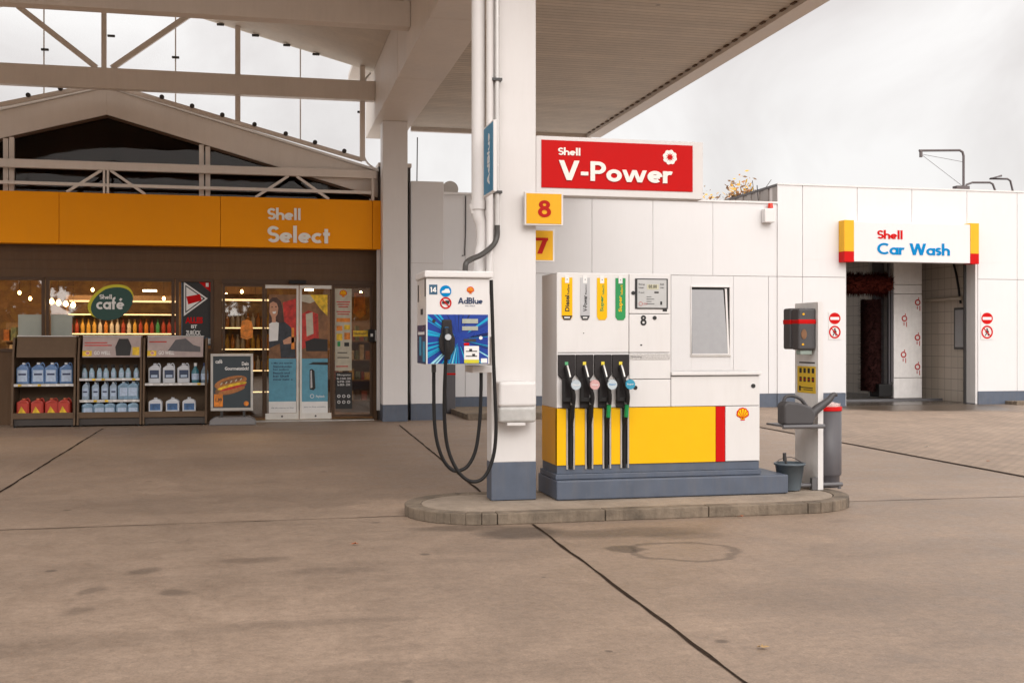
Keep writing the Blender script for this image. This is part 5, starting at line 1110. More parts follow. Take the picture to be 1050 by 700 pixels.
# grade labels
lab = [((575.8,586.8),YEL,BLACKP,'Diesel','FuelSave'),((594.9,604.6),SILVER,BLACKP,'V-Power','Racing'),((612,622.4),YEL,GREEN,'Super','FuelSave E10'),((631,641.2),GREEN,YEL,'Super','FuelSave 95')]
for i, ((a, b), mm, mt, t1, t2) in enumerate(lab):
    L_ = MB().use(mm); y_ = YPF-.006; pts = [(xq(a),zq(285)),(xq(b),zq(285)),(xq(b),zq(325)),(xq(b)-.02,zq(328)),(xq(a)+.02,zq(328)),(xq(a),zq(325))]
    L_.prism([Vector((x_,y_,z_)) for x_, z_ in pts], (0,.006,0))
    if i < 2: L_.use(BLACKP).prism([Vector((x_,y_-.001,z_)) for x_, z_ in [(xq(a),zq(323.6)),(xq(b),zq(323.6)),(xq(b)-.02,zq(328)),(xq(a)+.02,zq(328))]], (0,.001,0)); L_.use(WPRINT).box(xq(a)+.025, xq(b)-.025, y_-.002, y_-.001, zq(326.4), zq(325))
    wd = xq(b)-xq(a); L_.use(WPRINT).box((xq(a)+xq(b))/2-.02, (xq(a)+xq(b))/2+.02, y_-.002, y_-.0005, zq(290.5), zq(282.6)); L_.use(BLACKP).box((xq(a)+xq(b))/2-.004, (xq(a)+xq(b))/2+.004, y_-.003, y_-.002, zq(287.4), zq(286.4))
    L_.use(mt); small(L_, t1, Vector((xq(a)+wd*.72,y_-.001,zq(319.5))), (0,0,zq(303)-zq(319.5)), (-wd*.42,0,0), .03); small(L_, t2, Vector((xq(a)+wd*.72,y_-.001,zq(302))), (0,0,zq(292)-zq(302)), (-wd*.22,0,0), .02)
    L_.build('grade_label', fp)['label'] = ['yellow diesel grade label','silver V-Power grade label','yellow super grade label','green super grade label'][i]
# display
dsp = MB().box(xq(652)-.01, xq(684)+.006, YPF-.010, YPF-.001, zq(316.4), zq(285)).build('display', fp, m=BLACKP, bevel=.004); WLOC[dsp.name] = WLOC[fp.name]
LCD = mat('display_face', (.50,.50,.49), .2, var=.05)
mb = MB().use(LCD).box(xq(653.2), xq(683), YPF-.012, YPF-.0105, zq(315.2), zq(286.2)); mb.use(mat('lcd_beige', (.52,.50,.36), .3)).box(xq(663), xq(675), YPF-.014, YPF-.0125, zq(296.4), zq(291))
mb.use(BLACKP)
smallp(mb, 'Betrag', 655, 661, 292.5, 290.6, YPF-.014, .01); smallp(mb, 'Liter', 655, 660.5, 295.6, 293.8, YPF-.014, .01); smallp(mb, 'EUR', 677, 681, 292.5, 290.6, YPF-.014, .01); smallp(mb, 'Liter', 677, 681, 295.6, 293.8, YPF-.014, .01); smallp(mb, 'Preis/l', 655, 660.5, 300.6, 299, YPF-.014, .01); smallp(mb, '88.88', 665, 673.5, 295.4, 292, YPF-.0145, .01); mb.boxp(671,675.5,299,300.6,YPF-.014,YPF-.013)
for k in range(4): mb.boxp(663,668+k % 2*3,304+k*2.4,304.5+k*2.4,YPF-.014,YPF-.013)
mb.use(PRED); mb.ringp(657, 311.4, 1.6, 2.0, YPF-.014); smallp(mb, 'STOP', 660, 664, 312.4, 310.6, YPF-.014, .01); mb.use(BLACKP); mb.boxp(677,679,309,312.5,YPF-.014,YPF-.013)
mb.build('display_face', dsp)
mb = MB().use(BLACKP)
wordp(mb, '8', 656.4, 663.6, 333.6, 10.6, YPF-.001, .002); mb.build('number', fp)
for px, py, r_ in ((649.4,300.3,2.0),(671.4,325.8,2.0),(651.6,397.3,2.1),(772.5,395.5,2.2)): mb = MB(); mb.disc(px, py, r_, YPF-.006, .006); mb.build('keyhole', fp, m=BLACKP)
MB().boxp(679.5,684,317,319.3,YPF-.002,YPF-.0005).build('small_plate', fp, m=BLACKP)
mb = MB().use(mat('worn_silver_strip', (.50,.48,.46), .4, var=.3, scale=60)).boxp(646,687,362.6,368.6,YPF-.004,YPF-.0005)
mb.use(BLACKP); smallp(mb, 'Quittung', 647, 658, 367, 364.5, YPF-.005, .0); mb.build('label_strip', fp)
for a in ((656.5,658.5,353,354.4),(598,599,341,342)): MB().boxp(*a,YPF-.002,YPF-.0005).build('screw', fp, m=BLACKP)

# ================================================================== SIGNS ON THE COLUMN
vy = 10.50
vp = thing('brand_sign', P(635,200,vy), 'red V-Power sign box with white frame mounted on the column', 'sign')
a = P(549.6,200,vy); b = P(721,200,vy); zt_, zb_ = P(549.6,139,vy).z, P(549.6,199.6,vy).z
MB().box(a.x, b.x, vy, vy+.16, zb_, zt_).build('frame', vp, m=COLM, bevel=.006)
fx0, fx1 = P(555,170,vy).x, P(710,170,vy).x; fz0, fz1 = P(555,192.2,vy).z, P(555,143.4,vy).z
MB().box(fx0, fx1, vy-.008, vy-.001, fz0, fz1).build('face', vp, m=RED)
mb = MB().use(LET); wordp(mb, 'Shell', 572.2, 595.5, 159, 7.6, vy-.0085, .006); wordp(mb, 'V-Power', 572.4, 689.5, 184.6, 20.2, vy-.0085, .012)
ex, ez = P(686.5,160.8,vy).x, P(572,157.0,vy).z; c = Vector((ex, vy-.009, P(686.5,161.5,vy).z)); k = .0102*.95
mb.use(LET); pts = []
for i in range(48):
    a_ = 2*math.pi*i/48; rr = 7.6*k*(1 if (i//3) % 2 else .90); pts.append(c+Vector((rr*math.cos(a_),-.004,rr*math.sin(a_))))
mb.prism(pts, (0,.004,0)); mb.use(RED); pts = []
for i in range(20):
    a_ = 2*math.pi*i/20; rr = (4.7 if i % 2 else 2.3)*k; pts.append(c+Vector((rr*math.cos(a_),-.0055,rr*math.sin(a_))))
mb.prism(pts, (0,.001,0)); mb.build('lettering', vp)
MB().box(CX1-.01, P(553,170,vy).x, vy+.04, vy+.10, zb_+.08, zb_+.13).box(CX1-.01, P(553,170,vy).x, vy+.04, vy+.10, zt_-.13, zt_-.08).build('bracket', vp, m=DARKG)
def numsign(px0, px1, py0, py1, Y, ch, label, chx):
    t_ = thing('number_sign', P((px0+px1)/2,py1,Y), label, 'sign', 'pump number signs on the column')
    MB().boxp(px0,px1,py0,py1,Y,Y+.05).build('frame', t_, m=WHITE2, bevel=.005); MB().boxp(px0+1.8,px1-1.8,py0+1.8,py1-1.8,Y-.005,Y-.0005).build('face', t_, m=NYEL)
    mb = MB(); wordp(mb, ch, chx[0], chx[1], chx[2], chx[3], Y-.0055, .003); mb.build('number', t_, m=REDD)
numsign(538,577.6,196.8,231.2,10.36,'8','yellow pump number 8 sign with red digit in front of the column',(551,566.5,222.6,17.6))
numsign(530,568.8,234.5,268.4,10.75,'7','yellow pump number 7 sign with red digit half hidden behind the column',(547,563,260,16.5))
# blue side sign
bs = thing('side_sign', (CX0-.11, 10.05, P(500,196,10.2).z), 'narrow blue vertical sign fixed to the left side of the column', 'sign')
bx_ = PX(506.5,160,CX0-.10); by0 = 10.18; by1 = by0+.42; bx_ = CX0-.09-.02
by0 = PX(506,160,bx_).y if abs(PX(506,160,bx_).y-10.2) < .6 else 10.1; by1 = by0+.45
zA, zB = PX(506,122.5,bx_).z, PX(506,196,bx_).z
MB().box(bx_, bx_+.03, by0, by1, zB, zA).build('panel', bs, m=WHITE2, bevel=.003)
MB().box(bx_-.003, bx_-.0005, by0+.02, by1-.02, zB+.015, zA-.015).build('face', bs, m=mat('petrol_blue_print', (.01,.22,.40), .4))
mb = MB(); word(mb, 'AdBlue', Vector((bx_-.0035, (by0+by1)/2-.07, zB+.08)), Vector((0,0,(zA-zB)*.74)), Vector((0,.10,0)), Vector((-1,0,0)), .002); mb.build('lettering', bs, m=WPRINT)
# pipes on the column
Yp = CY+.06
dp = thing('drain_pipe', P(490,280,Yp+.1), 'thick white drainpipe with elbow running down the left side of the column', 'pipe')
xpi = P(490.5,150,Yp).x; rp = .065
MB().cyl((xpi,Yp,P(490,214,Yp).z), (xpi,Yp,ZB+.3), rp, n=24).build('riser', dp, m=COLM)
MB().tube([P(490.5,212,Yp), P(491,222,Yp), P(494.5,232,Yp), P(495,250,Yp), P(493,262,Yp), P(490,300,Yp)], rp*.93, n=20, sub=6).build('elbow', dp, m=COLM)
MB().cyl(P(490.5,206,Yp), P(490.5,215,Yp), rp*1.14, n=24).cyl(P(489.5,206,Yp)+Vector((-.05,0,-.03)), P(486,219,Yp), .03, n=12).build('collar', dp, m=COLM)
y1_ = CY-.045
def conduit(px0, px1, py1, label, m_):
    c0 = P((px0+px1)/2, py1, y1_); r_ = (P(px1,0,y1_).x-P(px0,0,y1_).x)/2
    t_ = thing('conduit', c0, label, 'conduit', 'conduits on the column'); MB().cyl(c0, (c0.x,y1_,ZB+.3), r_, n=16).build('tube', t_, m=m_)
    return t_, c0, r_
PLT = mat('light_grey_conduit', (.62,.60,.58), .25, metal=.2)
t_, c0, r_ = conduit(498.6, 505.6, 290, 'wide pale conduit between the drainpipe and the column', COLM)
t2, c1, r2_ = conduit(507.4, 512.2, 233, 'narrow shiny conduit clipped to the column front edge', PLT)
for py in (82, 318/4.12+120):
    c = P(509.5, py, y1_); MB().box(c.x-.05, c.x+.045, y1_-.035, CY-.001, c.z-.012, c.z+.012).build('clip', t2, m=DARKG)
sh = MB().tube([P(509.8,231,y1_), P(509.5,243,y1_), P(505,252,y1_-.03), P(494,261,y1_-.1), P(483,266,y1_-.15), P(478,270,y1_-.2), P(477,277.5,y1_-.2)], .026, n=12, sub=5)
tag(sh.build('supply_hose', m=mat('grey_black_hose', (.06,.055,.05), .4), loc=P(477,277,y1_)), 'thick dark hose from the conduit down to the AdBlue dispenser', 'hose')
# paper dispenser on column
t_ = thing('towel_dispenser', P(531,433,CY), 'white and translucent towel dispenser mounted low on the island column', 'dispenser')
MB().boxp(511.8,550.4,391,417,CY-.22,CY-.002).build('cover', t_, m=WHITE2, bevel=.03, seg=4)
MB().boxp(512,550.2,416.6,433.2,CY-.218,CY-.004).build('tank', t_, m=mat('smoky_translucent', (.48,.47,.45), .2, var=.12, scale=12), bevel=.03, seg=4)
MB().boxp(520,539,433,436.4,CY-.2,CY-.06).build('outlet', t_, m=WHITE2, bevel=.006)

# ================================================================== ADBLUE DISPENSER
YA = 10.0; YA2 = 10.58
ad = thing('adblue_dispenser', P(468,374,YA), 'white wall-hung AdBlue dispenser with blue ray artwork and black hoses', 'dispenser')
xa_ = lambda px: P(px,330,YA).x; za_ = lambda py: P(468,py,YA).z
MB().box(xa_(437), xa_(502), YA, YA2, za_(373.5), za_(285.2)).build('housing', ad, m=PW, bevel=.006)
MB().box(xa_(435), xa_(505.5), YA-.03, YA2+.02, za_(285)+.001, za_(277.8)).build('top_cover', ad, m=COLM, bevel=.012)
AB = mat('artwork_deep_blue', (.015,.05,.30), .3); AC = mat('artwork_cyan', (.01,.36,.60), .3); AW = mat('artwork_pale_cyan', (.35,.70,.80), .3); AN = mat('artwork_navy', (.008,.02,.10), .3)
ax0, ax1, az0, az1 = xa_(438.4), xa_(500.4), za_(372.8), za_(322.4)
mb = MB().use(AB).box(ax0, ax1, YA-.002, YA-.0005, az0, az1)
cxr, czr = ax0+(ax1-ax0)*.50, az0+(az1-az0)*.50
def rim(a_):
    dx, dz = math.cos(a_), math.sin(a_); t1 = ((ax1 if dx > 0 else ax0)-cxr)/dx if abs(dx) > 1e-6 else 1e9; t2_ = ((az1 if dz > 0 else az0)-czr)/dz if abs(dz) > 1e-6 else 1e9
    t__ = min(t1, t2_); return Vector((cxr+dx*t__, 0, czr+dz*t__)), (1 if t1 < t2_ else 2)
random.seed(11)
for i in range(70):
    a0 = random.uniform(0, 2*math.pi); wa = random.uniform(.012,.07)
    deg = math.degrees(a0) % 360
    left = 100 < deg < 290
    p0_, s0 = rim(a0); p1_, s1_ = rim(a0+wa)
    if s0 != s1_: continue
    m_ = random.choice([AC,AC,AW,AC]) if left else random.choice([AC,AN,AB,AW,AN])
    if 60 < deg < 120: m_ = AN if random.random() < .4 else AB
    st = random.uniform(.12,.5); yy = YA-.0025-i*.00003
    c_ = Vector((cxr,0,czr)); q0 = c_+(p0_-c_)*st; q1 = c_+(p1_-c_)*st
    mb.use(m_); mb.add([Vector((v_.x,yy,v_.z)) for v_ in (q0,p0_,p1_,q1)], [(0,1,2,3)])
mb.use(WPRINT).box(xa_(475.8), xa_(491), YA-.007, YA-.006, za_(372.2), za_(354.6)); mb.use(PLIME).box(xa_(475.8), xa_(491), YA-.008, YA-.007, za_(372.2), za_(368.6))
mb.use(BLACKP)
for k in range(2): mb.box(xa_(477.5), xa_(489), YA-.008, YA-.007, za_(360.6+k*5), za_(359.6+k*5)); mb.box(xa_(481+k*3), xa_(484+k*3), YA-.008, YA-.007, za_(359.6+k*5), za_(357.6+k*5))
mb.use(WPRINT).box(xa_(493), xa_(499.4), YA-.007, YA-.006, za_(372), za_(367.4))
mb.use(mat('lcd_grey_green', (.38,.40,.34), .25)).box(xa_(473.8), xa_(490), YA-.008, YA-.006, za_(331.4), za_(326.8)).box(xa_(473.8), xa_(490), YA-.008, YA-.006, za_(338.6), za_(334.4))
mb.use(DARKG).box(xa_(475.5), xa_(488), YA-.008, YA-.006, za_(350), za_(347.4)); mb.use(RED).box(xa_(475.5), xa_(481), YA-.008, YA-.006, za_(354), za_(351.4)); mb.use(BLACKP); mb.disc(445,329,1.8,YA-.008,.003); mb.use(WPRINT); mb.disc(493,346.3,1.8,YA-.008,.003)
mb.build('artwork_panel', ad)
mb = MB().use(DBLU).box(xa_(440), xa_(448.4), YA-.003, YA-.0005, za_(302), za_(292)); mb.use(WPRINT); wordp(mb, '14', 441.2, 447.6, 299.6, 5.4, YA-.0035, .001)
mb.build('number', ad); mb = MB(); mb.use(BLUE); mb.disc(457,298.4,5.9,YA-.004,.003); mb.use(WPRINT); mb.polyp([(452.8,300.3),(453.2,298.2),(455.4,297.6),(457,296),(460,296),(461.4,298.4),(461.4,300.3)], YA-.006, .001)
mb.build('truck_symbol', ad); mb = MB(); mb.use(RED); mb.ringp(457,310.6,4.5,6.0,YA-.004); mb.use(BLACKP); mb.boxp(453.4,460.6,309,311.6,YA-.004,YA-.003).boxp(456.6,461,308,310,YA-.0045,YA-.0035)
c_ = P(457,310.6,YA-.006); k = xa_(458)-xa_(457); d_ = Vector((1,0,-1)).normalized()*4.8*k; s__ = Vector((1,0,1)).normalized()*.6*k; mb.use(RED); mb.prism([c_-d_-s__,c_-d_+s__,c_+d_+s__,c_+d_-s__], (0,-.001,0))
mb.build('no_cars_symbol', ad); mb = MB(); mb.use(NAVY); wordp(mb, 'AdBlue', 469.6, 495, 311.4, 6.4, YA-.001, .002); smallp(mb, 'SHELL ADBLUE', 477, 487, 314.2, 312.8, YA-.002, .0)
mb.build('lettering', ad); mb = MB(); emblem(mb, P(482.3,297.6,YA-.001), .034, fill=mat('emblem_orange', (.75,.35,.02), .4)); mb.build('emblem', ad)
# side face graphics (faces left)
xs_ = xa_(437)-.002
mb = MB().use(AN).box(xs_, xs_+.0015, YA+.01, YA2-.01, za_(373), za_(333)); mb.use(AC).box(xs_-.001, xs_, YA+.05, YA+.2, za_(371), za_(350)).box(xs_-.001, xs_, YA+.3, YA+.42, za_(365), za_(345)); mb.use(WPRINT).box(xs_-.001, xs_, YA+.1, YA+.5, za_(343), za_(340)); mb.use(BLACKP).box(xs_, xs_+.0015, YA+.03, YA+.09, za_(304), za_(286)).box(xs_, xs_+.0015, YA+.47, YA+.54, za_(308), za_(290)).box(xs_-.001, xs_, YA+.2, YA+.34, za_(322), za_(316))
mb.build('side_artwork', ad)
# holster and nozzle
m_ = MB(); y_ = YA-.045
m_.prism([Vector((xa_(a),y_,za_(b))) for a, b in [(453,327.6),(462.4,327.6),(463.5,341),(466,347),(465.5,358),(462,364),(454,364),(450,357),(449.6,347),(452,341)]], (0,.044,0)); hl = m_.build('nozzle_holster', ad, m=HOL, bevel=.012, seg=3); WLOC[hl.name] = WLOC[ad.name]
m_ = MB().tube([Vector((xa_(456.5),y_-.02,za_(337))), Vector((xa_(456.5),y_-.05,za_(345))), Vector((xa_(457),y_-.06,za_(356))), Vector((xa_(457.2),y_-.05,za_(368)))], .026, n=12, sub=4); nz = m_.build('nozzle', ad, m=DARK); WLOC[nz.name] = WLOC[ad.name]
MB().box(xa_(454.8), xa_(458.8), y_-.03, y_-.001, za_(341.5), za_(335.5)).build('nozzle_cap', nz, m=BLUE, bevel=.006)
c = Vector((xa_(457), y_-.10, za_(345.6))); MB().cyl(c, c+Vector((0,.03,0)), .027, n=20).build('grade_disc', nz, m=mat('disc_grey', (.48,.5,.52), .35))
def hose(pts, Y0, name='hose', r=.0165):
    MB().tube([P(a,b,Y0 if len(p_)==2 else p_[2]) for p_ in pts for a, b in [p_[:2]]], r, n=12, sub=6).build(name, ad, m=DARK)
hose([(457.2,366,YA-.09),(456.6,380,YA-.07),(455.8,400,YA-.04),(455.8,430,YA),(458.5,456),(465,475),(475,489),(487,493.6),(498,487),(506,467),(508.6,440),(507.8,410),(506.2,373),(505,330),(503.6,287)], YA+.03)
hose([(444.8,374),(444.8,382),(444.8,400),(445.4,430),(448,452),(454,470),(462,480.5),(470,482.4),(480,477),(488,460),(492,430),(493.2,400),(493.4,378)], YA+.25)
MB().cyl(P(444.8,374,YA+.25)+Vector((0,0,.02)), P(444.8,381.5,YA+.25), .021, n=14).build('hose_collar', ad, m=DARKG)
MB().box(P(484,377,YA+.2).x, CX0-.004, YA+.18, CY+.1, P(490,382,YA+.2).z, P(490,375,YA+.2).z).build('mounting_bracket', ad, m=COLM, bevel=.005)
MB().box(xa_(502)+.002, CX0-.003, YA+.35, YA2-.02, za_(345), za_(300)).build('mounting_plate', ad, m=COLM)

# ================================================================== SERVICE PYLON
NX = P(841.5,480,10.56).x; ny0 = 10.50; pw = .50
NX = P(838.5,480,ny0).x; NX2 = P(842.3,480,ny0).x
py_ = thing('service_pylon', (NX, ny0+.2, IZ), 'grey service pylon standing on the island right of the pump', 'pylon')
zt_ = P(841,309.5,ny0).z
MB().box(NX, NX2, ny0, ny0+pw, IZ, zt_).build('panel', py_, m=mat('pale_grey_panel', (.84,.82,.80), .45, grime=.12), bevel=.004)
MB().box(NX2+.001, NX2+.012, ny0-.004, ny0+pw, IZ+.0, zt_-.01).box(NX-.002, NX2+.001, ny0-.01, ny0-.001, IZ, zt_).build('edge_profile', py_, m=WHITE2)
MB().box(NX2+.012, NX2+.02, ny0, ny0+pw, IZ, zt_-.02).build('back_cover', py_, m=WHITE2)
zr = IZ+.045
MB().cyl((NX-.33,ny0+.04,zr), (NX2+.25,ny0+.04,zr), .022, n=12).cyl((NX-.33,ny0+.42,zr), (NX2+.25,ny0+.42,zr), .022, n=12).cyl((NX-.28,ny0+.04,IZ), (NX-.28,ny0+.04,zr), .018, n=10).cyl((NX2+.22,ny0+.04,IZ), (NX2+.22,ny0+.04,zr), .018, n=10).box(NX-.06, NX-.001, ny0+.0, ny0+.05, IZ, IZ+.12).build('foot_rail', py_, m=TUBE)
zs = P(815,434,ny0+.1).z
MB().box(NX-.44, NX-.015, ny0-.16, ny0+.26, zs-.02, zs).cyl((NX-.46,ny0-.16,zs-.012), (NX-.012,ny0-.16,zs-.012), .022, n=12).build('shelf', py_, m=TUBE, bevel=.003)
# instruction sign on the left-facing side
xsx = NX-.003; s0 = P(836.5,390,ny0+.02); za, zb2 = PX(830,375.5,xsx).z, PX(830,403,xsx).z
sgn = MB().use(mat('instruction_yellow', (.80,.52,.03), .4)).box(xsx, NX-.0005, ny0+.04, ny0+.44, zb2, za); sgn.use(BLACKP)
for r_ in range(2):
    for c_ in range(4): sgn.box(xsx-.001, xsx, ny0+.07+c_*.09, ny0+.12+c_*.09, za-.07-r_*.09, za-.02-r_*.09)
sgn.use(RED)
for c_ in range(4): sgn.box(xsx-.0015, xsx-.0011, ny0+.085+c_*.09, ny0+.105+c_*.09, za-.145, za-.125)
sgn.use(BLACKP).box(xsx-.001, xsx, ny0+.1, ny0+.36, zb2+.05, zb2+.06).box(xsx-.001, xsx, ny0+.1, ny0+.3, zb2+.03, zb2+.038).box(xsx-.001, xsx, ny0+.36, ny0+.4, zb2+.02, zb2+.07).box(xsx+.001, xsx+.0025, ny0+.06, ny0+.4, za+.03, za+.045)
sgn.build('instruction_sign', py_)
# towel dispenser box
td = thing('paper_dispenser', (NX-.1, ny0+.2, P(820,358,ny0).z), 'dark grey double paper and glove dispenser with red stripe on the pylon', 'dispenser')
ztd, zbd = P(825,316,ny0+.02).z, P(825,358.6,ny0+.02).z; bxl = NX-.195
dg = mat('dark_grey_dispenser', (.062,.058,.06), .5, var=.08)
MB().box(bxl, NX-.002, ny0+.03, ny0+.19, zbd, ztd).box(bxl-.01, NX-.002, ny0+.195, ny0+.36, zbd+.005, ztd+.005).build('housing', td, m=dg, bevel=.02, seg=3)
zst = zbd+(ztd-zbd)*.62
MB().box(bxl-.002, NX-.001, ny0+.027, ny0+.192, zst, zst+.05).box(bxl-.013, NX-.001, ny0+.1935, ny0+.362, zst, zst+.05).build('stripe', td, m=RED, bevel=.01)
c = P(824.5,343.5,ny0+.027); mb = MB(); mb.disc(824.5,342.5,2.8,ny0+.024,.005,ry=5.2); mb.build('opening', td, m=PBRN)
mb = MB()
for px, py in ((823.5,353),(824,322),(806,322),(804,352)):
    if px > 815: mb.disc(px, py, 1.1, ny0+.022, .006)
mb.build('button', td, m=NYEL)
MB().box(NX-.16, NX-.03, ny0+.06, ny0+.16, zbd-.05, zbd-.002).build('paper', td, m=mat('green_grey_paper', (.30,.36,.32), .8), bevel=.01)
# watering can
wx = NX-.2; wy = ny0-.07; zc_ = zs+.003
wc = thing('watering_can', (wx, wy, zc_), 'dark grey plastic watering can standing on the pylon shelf', 'watering can')
wl, wr_ = P(800.5,420,wy).x, P(835,420,wy).x
prof = [(wl+.01,0),(wl,.04),(wl,.17),(wl+.03,.215),(wl+.10,.25),(wl+.19,.25),(wl+.27,.20),(wr_-.03,.13),(wr_-.03,.0)]
MB().prism([(a,wy-.085,zc_+b) for a, b in [(wl+.01,0),(wl,.03),(wl,.20),(wl+.03,.235),(wl+.15,.225),(wr_-.07,.18),(wr_-.02,.10),(wr_-.05,0)]], (0,.17,0)).build('body', wc, m=dg, bevel=.045, seg=5)
MB().tube([(wl+.03,wy,zc_+.21), (wl+.05,wy,zc_+.272), (wl+.12,wy,zc_+.288), (wl+.20,wy,zc_+.262), (wl+.25,wy,zc_+.22), (wl+.30,wy,zc_+.15)], .017, n=12, sub=5).build('handle', wc, m=dg)
sp_ = P(855.5,404.5,wy); MB().tube([(wr_-.07,wy,zc_+.05), (wr_-.0,wy,zc_+.13), Vector((sp_.x-.07,wy,sp_.z-.06)), Vector((sp_.x-.01,wy,sp_.z)), Vector((sp_.x+.03,wy,sp_.z-.005))], .02, n=12, sub=4, rs=(.055,.015)).build('spout', wc, m=dg)
# bucket
bcx = P(812.5,480,ny0-.0).x; bcy = ny0+.06; bk = thing('bucket', (bcx, bcy, IZ+.0), 'grey-blue plastic bucket beside the pylon foot', 'bucket')
zr_b = P(812,474,bcy).z; bm = mat('blue_grey_bucket', (.10,.125,.145), .4, var=.06)
MB().lathe((bcx,bcy,0), [(.105,IZ+.005),(.145,zr_b-.02),(.158,zr_b-.02),(.158,zr_b),(.143,zr_b),(.10,IZ+.03)], n=32).build('tub', bk, m=bm)
MB().tube([(bcx-.15,bcy,zr_b-.01), (bcx-.06,bcy+.11,zr_b+.02), (bcx+.08,bcy+.12,zr_b+.04), (bcx+.15,bcy,zr_b-.01)], .004, n=6, sub=5).build('wire_handle', bk, m=TUBE)
tag(MB().cyl((bcx-.02,bcy-.02,IZ+.06), (bcx-.055,bcy-.0,zr_b+.10), .013, n=10).cyl((bcx-.055,bcy,zr_b+.02),(bcx-.057,bcy,zr_b+.10),.018,n=10).build('squeegee', m=DARKG, loc=(bcx-.02,bcy-.02,IZ+.05)), 'dark squeegee handle sticking out of the bucket', 'squeegee')
# bin
bnx = P(849,480,ny0+.2).x; bny = ny0+.22; bn = thing('waste_bin', (bnx, bny, IZ), 'tall grey round waste bin with red bag edge behind the pylon', 'waste bin')
zt_b = P(853,419,bny).z; rb = .145
MB().lathe((bnx,bny,0), [(rb-.02,IZ+.0),(rb-.02,IZ+.11),(rb-.004,IZ+.125),(rb,IZ+.14),(rb,zt_b),(rb-.012,zt_b),(rb-.012,zt_b-.1)], n=36).build('shell', bn, m=GREY)
MB().lathe((bnx,bny,0), [(rb+.004,zt_b-.015),(rb+.006,zt_b+.025),(rb-.02,zt_b+.03),(rb-.03,zt_b-.05)], n=36).build('rim_band', bn, m=RED)
mb = MB(); random.seed(5); vsb = []
for i in range(30):
    a_ = 2*math.pi*i/30; vsb.append(Vector((bnx+(rb-.012)*math.cos(a_), bny+(rb-.012)*math.sin(a_), zt_b+.02+random.uniform(.01,.05))))
cc = Vector((bnx, bny, zt_b-.02)); mid_ = [v_*.45+cc*.55+Vector((0,0,random.uniform(-.01,.03))) for v_ in vsb]
low = [Vector((v_.x, v_.y, zt_b)) for v_ in vsb]
mb.add(vsb+mid_+[cc]+low, [(i,(i+1)%30,30+(i+1)%30,30+i) for i in range(30)]+[(30+i,30+(i+1)%30,60) for i in range(30)]+[(61+i,61+(i+1)%30,(i+1)%30,i) for i in range(30)]); mb.build('bag', bn, m=mat('pinkish_bag', (.62,.45,.43), .35, var=.3, scale=25))

# ================================================================== SMALL THINGS ON THE GROUND
LEAF = [mat('fallen_leaf_rust', (.35,.10,.03), .7), mat('fallen_leaf_tan', (.38,.24,.10), .7)]
random.seed(3)
LAB = ['rust leaf on the concrete near the lower right joint', 'dry leaf in front of the bucket end of the island', 'dry leaf on the left foreground concrete', 'dry leaf on the concrete between shop and island', 'dry leaf on the paving at the far right', 'white scrap of paper on the block paving']
for li, (px, py, s_) in enumerate([(782,664,.035),(759,530,.03),(364,558,.03),(371,467,.03),(1013,473,.03),(950,458,.04)]):
    c = G(px, py, .006); n_ = 7; pts = []
    for i in range(n_*2):
        a_ = math.pi*i/n_; rr = s_*(1 if i % 2 else .55)*random.uniform(.8,1.2); pts.append(Vector((c.x+rr*math.cos(a_), c.y+rr*math.sin(a_)*.8, .012+random.uniform(0,.012))))
    mb = MB(); mb.add(pts+[Vector((c.x,c.y,.014))], [(i,(i+1)%(2*n_),2*n_) for i in range(2*n_)])
    tag(mb.build('fallen_leaf', m=random.choice(LEAF) if px != 950 else WPRINT, loc=(c.x,c.y,.004)), LAB[li], 'leaf' if px != 950 else 'paper scrap', 'fallen leaves on the ground' if px != 950 else None)

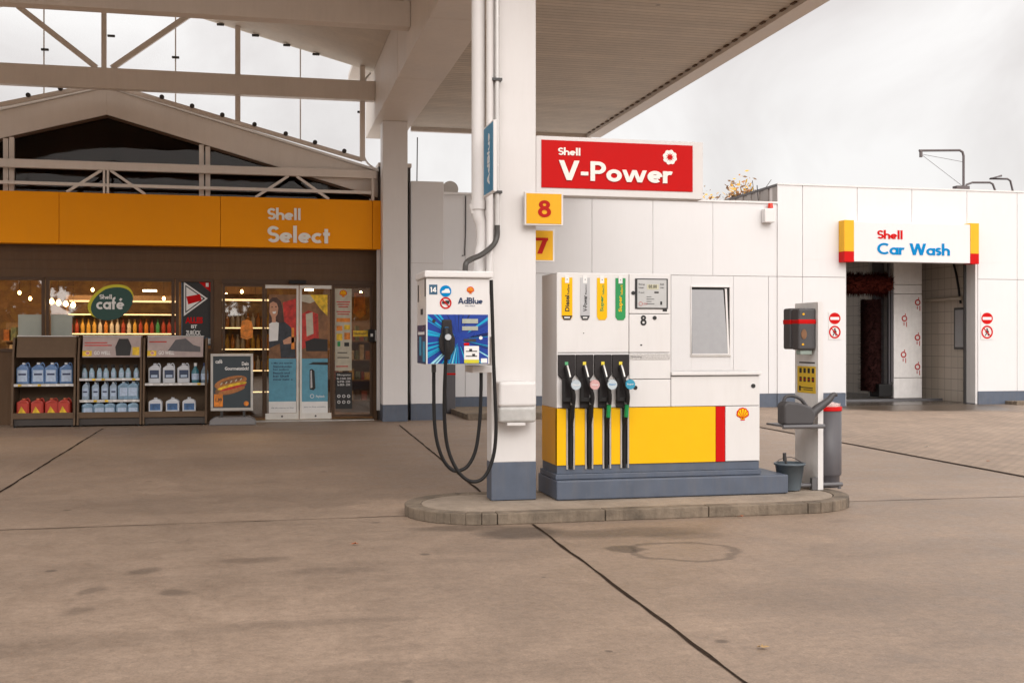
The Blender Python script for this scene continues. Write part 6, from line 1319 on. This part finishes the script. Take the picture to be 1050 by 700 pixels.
# ================================================================== TREES
LV = [mat('autumn_leaf_rust', (.40,.16,.04), .7), mat('autumn_leaf_gold', (.62,.36,.05), .7), mat('autumn_leaf_brown', (.16,.08,.03), .7)]
BARK = mat('tree_bark', (.085,.065,.05), .9, var=.3, scale=12, bump=.5)
def tree(x, y, h, cr, nleaf, label, seed, ls=.09, z0=0, cat='tree', group=None, half=None):
    random.seed(seed); t_ = thing('autumn_tree', (x, y, z0), label, 'tree', group); tr = MB(); tips = []
    def grow(p, d, ln, r, k):
        pts = [p]; q_ = p
        for i in range(3):
            d = (d+Vector((random.uniform(-.18,.18), random.uniform(-.18,.18), random.uniform(-.02,.12)))).normalized(); q_ = q_+d*ln/3; pts.append(q_)
        tr.tube(pts, r, n=7 if k < 2 else 4, sub=2, rs=(r, r*.6))
        if k >= 2: tips.extend(pts[1:])
        if k < 4:
            for i in range(3 if k else 4):
                a_ = random.uniform(0, 2*math.pi); nd = (d*.75+Vector((math.cos(a_), math.sin(a_), .15))*random.uniform(.5,.9)).normalized(); grow(pts[random.choice((2,3)) if k else 3], nd, ln*random.uniform(.6,.8), r*.55, k+1)
    grow(Vector((x,y,z0)), Vector((0,0,1)), h*.36, h*.022, 0); tr.build('trunk', t_, m=BARK)
    lv = MB()
    for i in range(nleaf):
        c = random.choice(tips)+Vector([random.gauss(0, cr) for _ in range(3)]); 
        if half and abs(c.x-x) > half*random.uniform(.5,1): continue
        lv.use(random.choice(LV)); u_ = Vector([random.gauss(0,1) for _ in range(3)]).normalized(); w_ = u_.orthogonal().normalized(); s_ = ls*random.uniform(.6,1.4)
        lv.add([c-u_*s_, c+w_*s_*.6, c+u_*s_, c-w_*s_*.6], [(0,1,2,3)])
    lv.build('crown', t_)
c = P(717,205,36); tree(c.x, 36, 8.0, .16, 9000, 'autumn tree with sparse rusty leaves behind the white building, right of the sign', 4, .075, half=1.3)
c = P(672,205,38); tree(c.x, 38, 7.1, .35, 2600, 'golden tree barely showing over the wall below the red sign', 9, .08)
# across the road behind the photographer (seen as reflections in the shop glass)
for i, (x, y, h) in enumerate([(-17,-14,7.5),(-12,-12,8),(-7.5,-15,7),(-3.5,-12,7.6),(1.5,-16,8),(6.5,-13,7)]):
    tree(x, y, h, .75, 6500, ORDS[i]+' brown autumn tree in the row across the road behind the photographer', 20+i, .27, group='trees across the road')

random.seed(77); hd_ = thing('reflection_hedge', (-6, -11, 0), 'brown foliage screen added behind the camera to darken the shop glass reflections', 'reflection_hedge')
lv = MB()  # unseen foliage and solid core added to keep bright sky out of glass reflections
for m__ in LV: lv.use(m__)
for i in range(9000):
    x_ = random.uniform(-26, 12); top = 3.6+.8*math.sin(x_*.9)+.5*math.sin(x_*2.3+1); c = Vector((x_, random.uniform(-11.6,-10.6), top*random.random()**.8)); lv.use(random.choice(LV)); u_ = Vector([random.gauss(0,1) for _ in range(3)]).normalized(); w_ = u_.orthogonal().normalized(); s_ = .26*random.uniform(.6,1.4)
    lv.add([c-u_*s_, c+w_*s_*.6, c+u_*s_, c-w_*s_*.6], [(0,1,2,3)])
lv.build('foliage', hd_)
MB().box(-26, 12, -11.5, -10.9, 0, 2.8).build('screen_core', hd_, m=BARK)
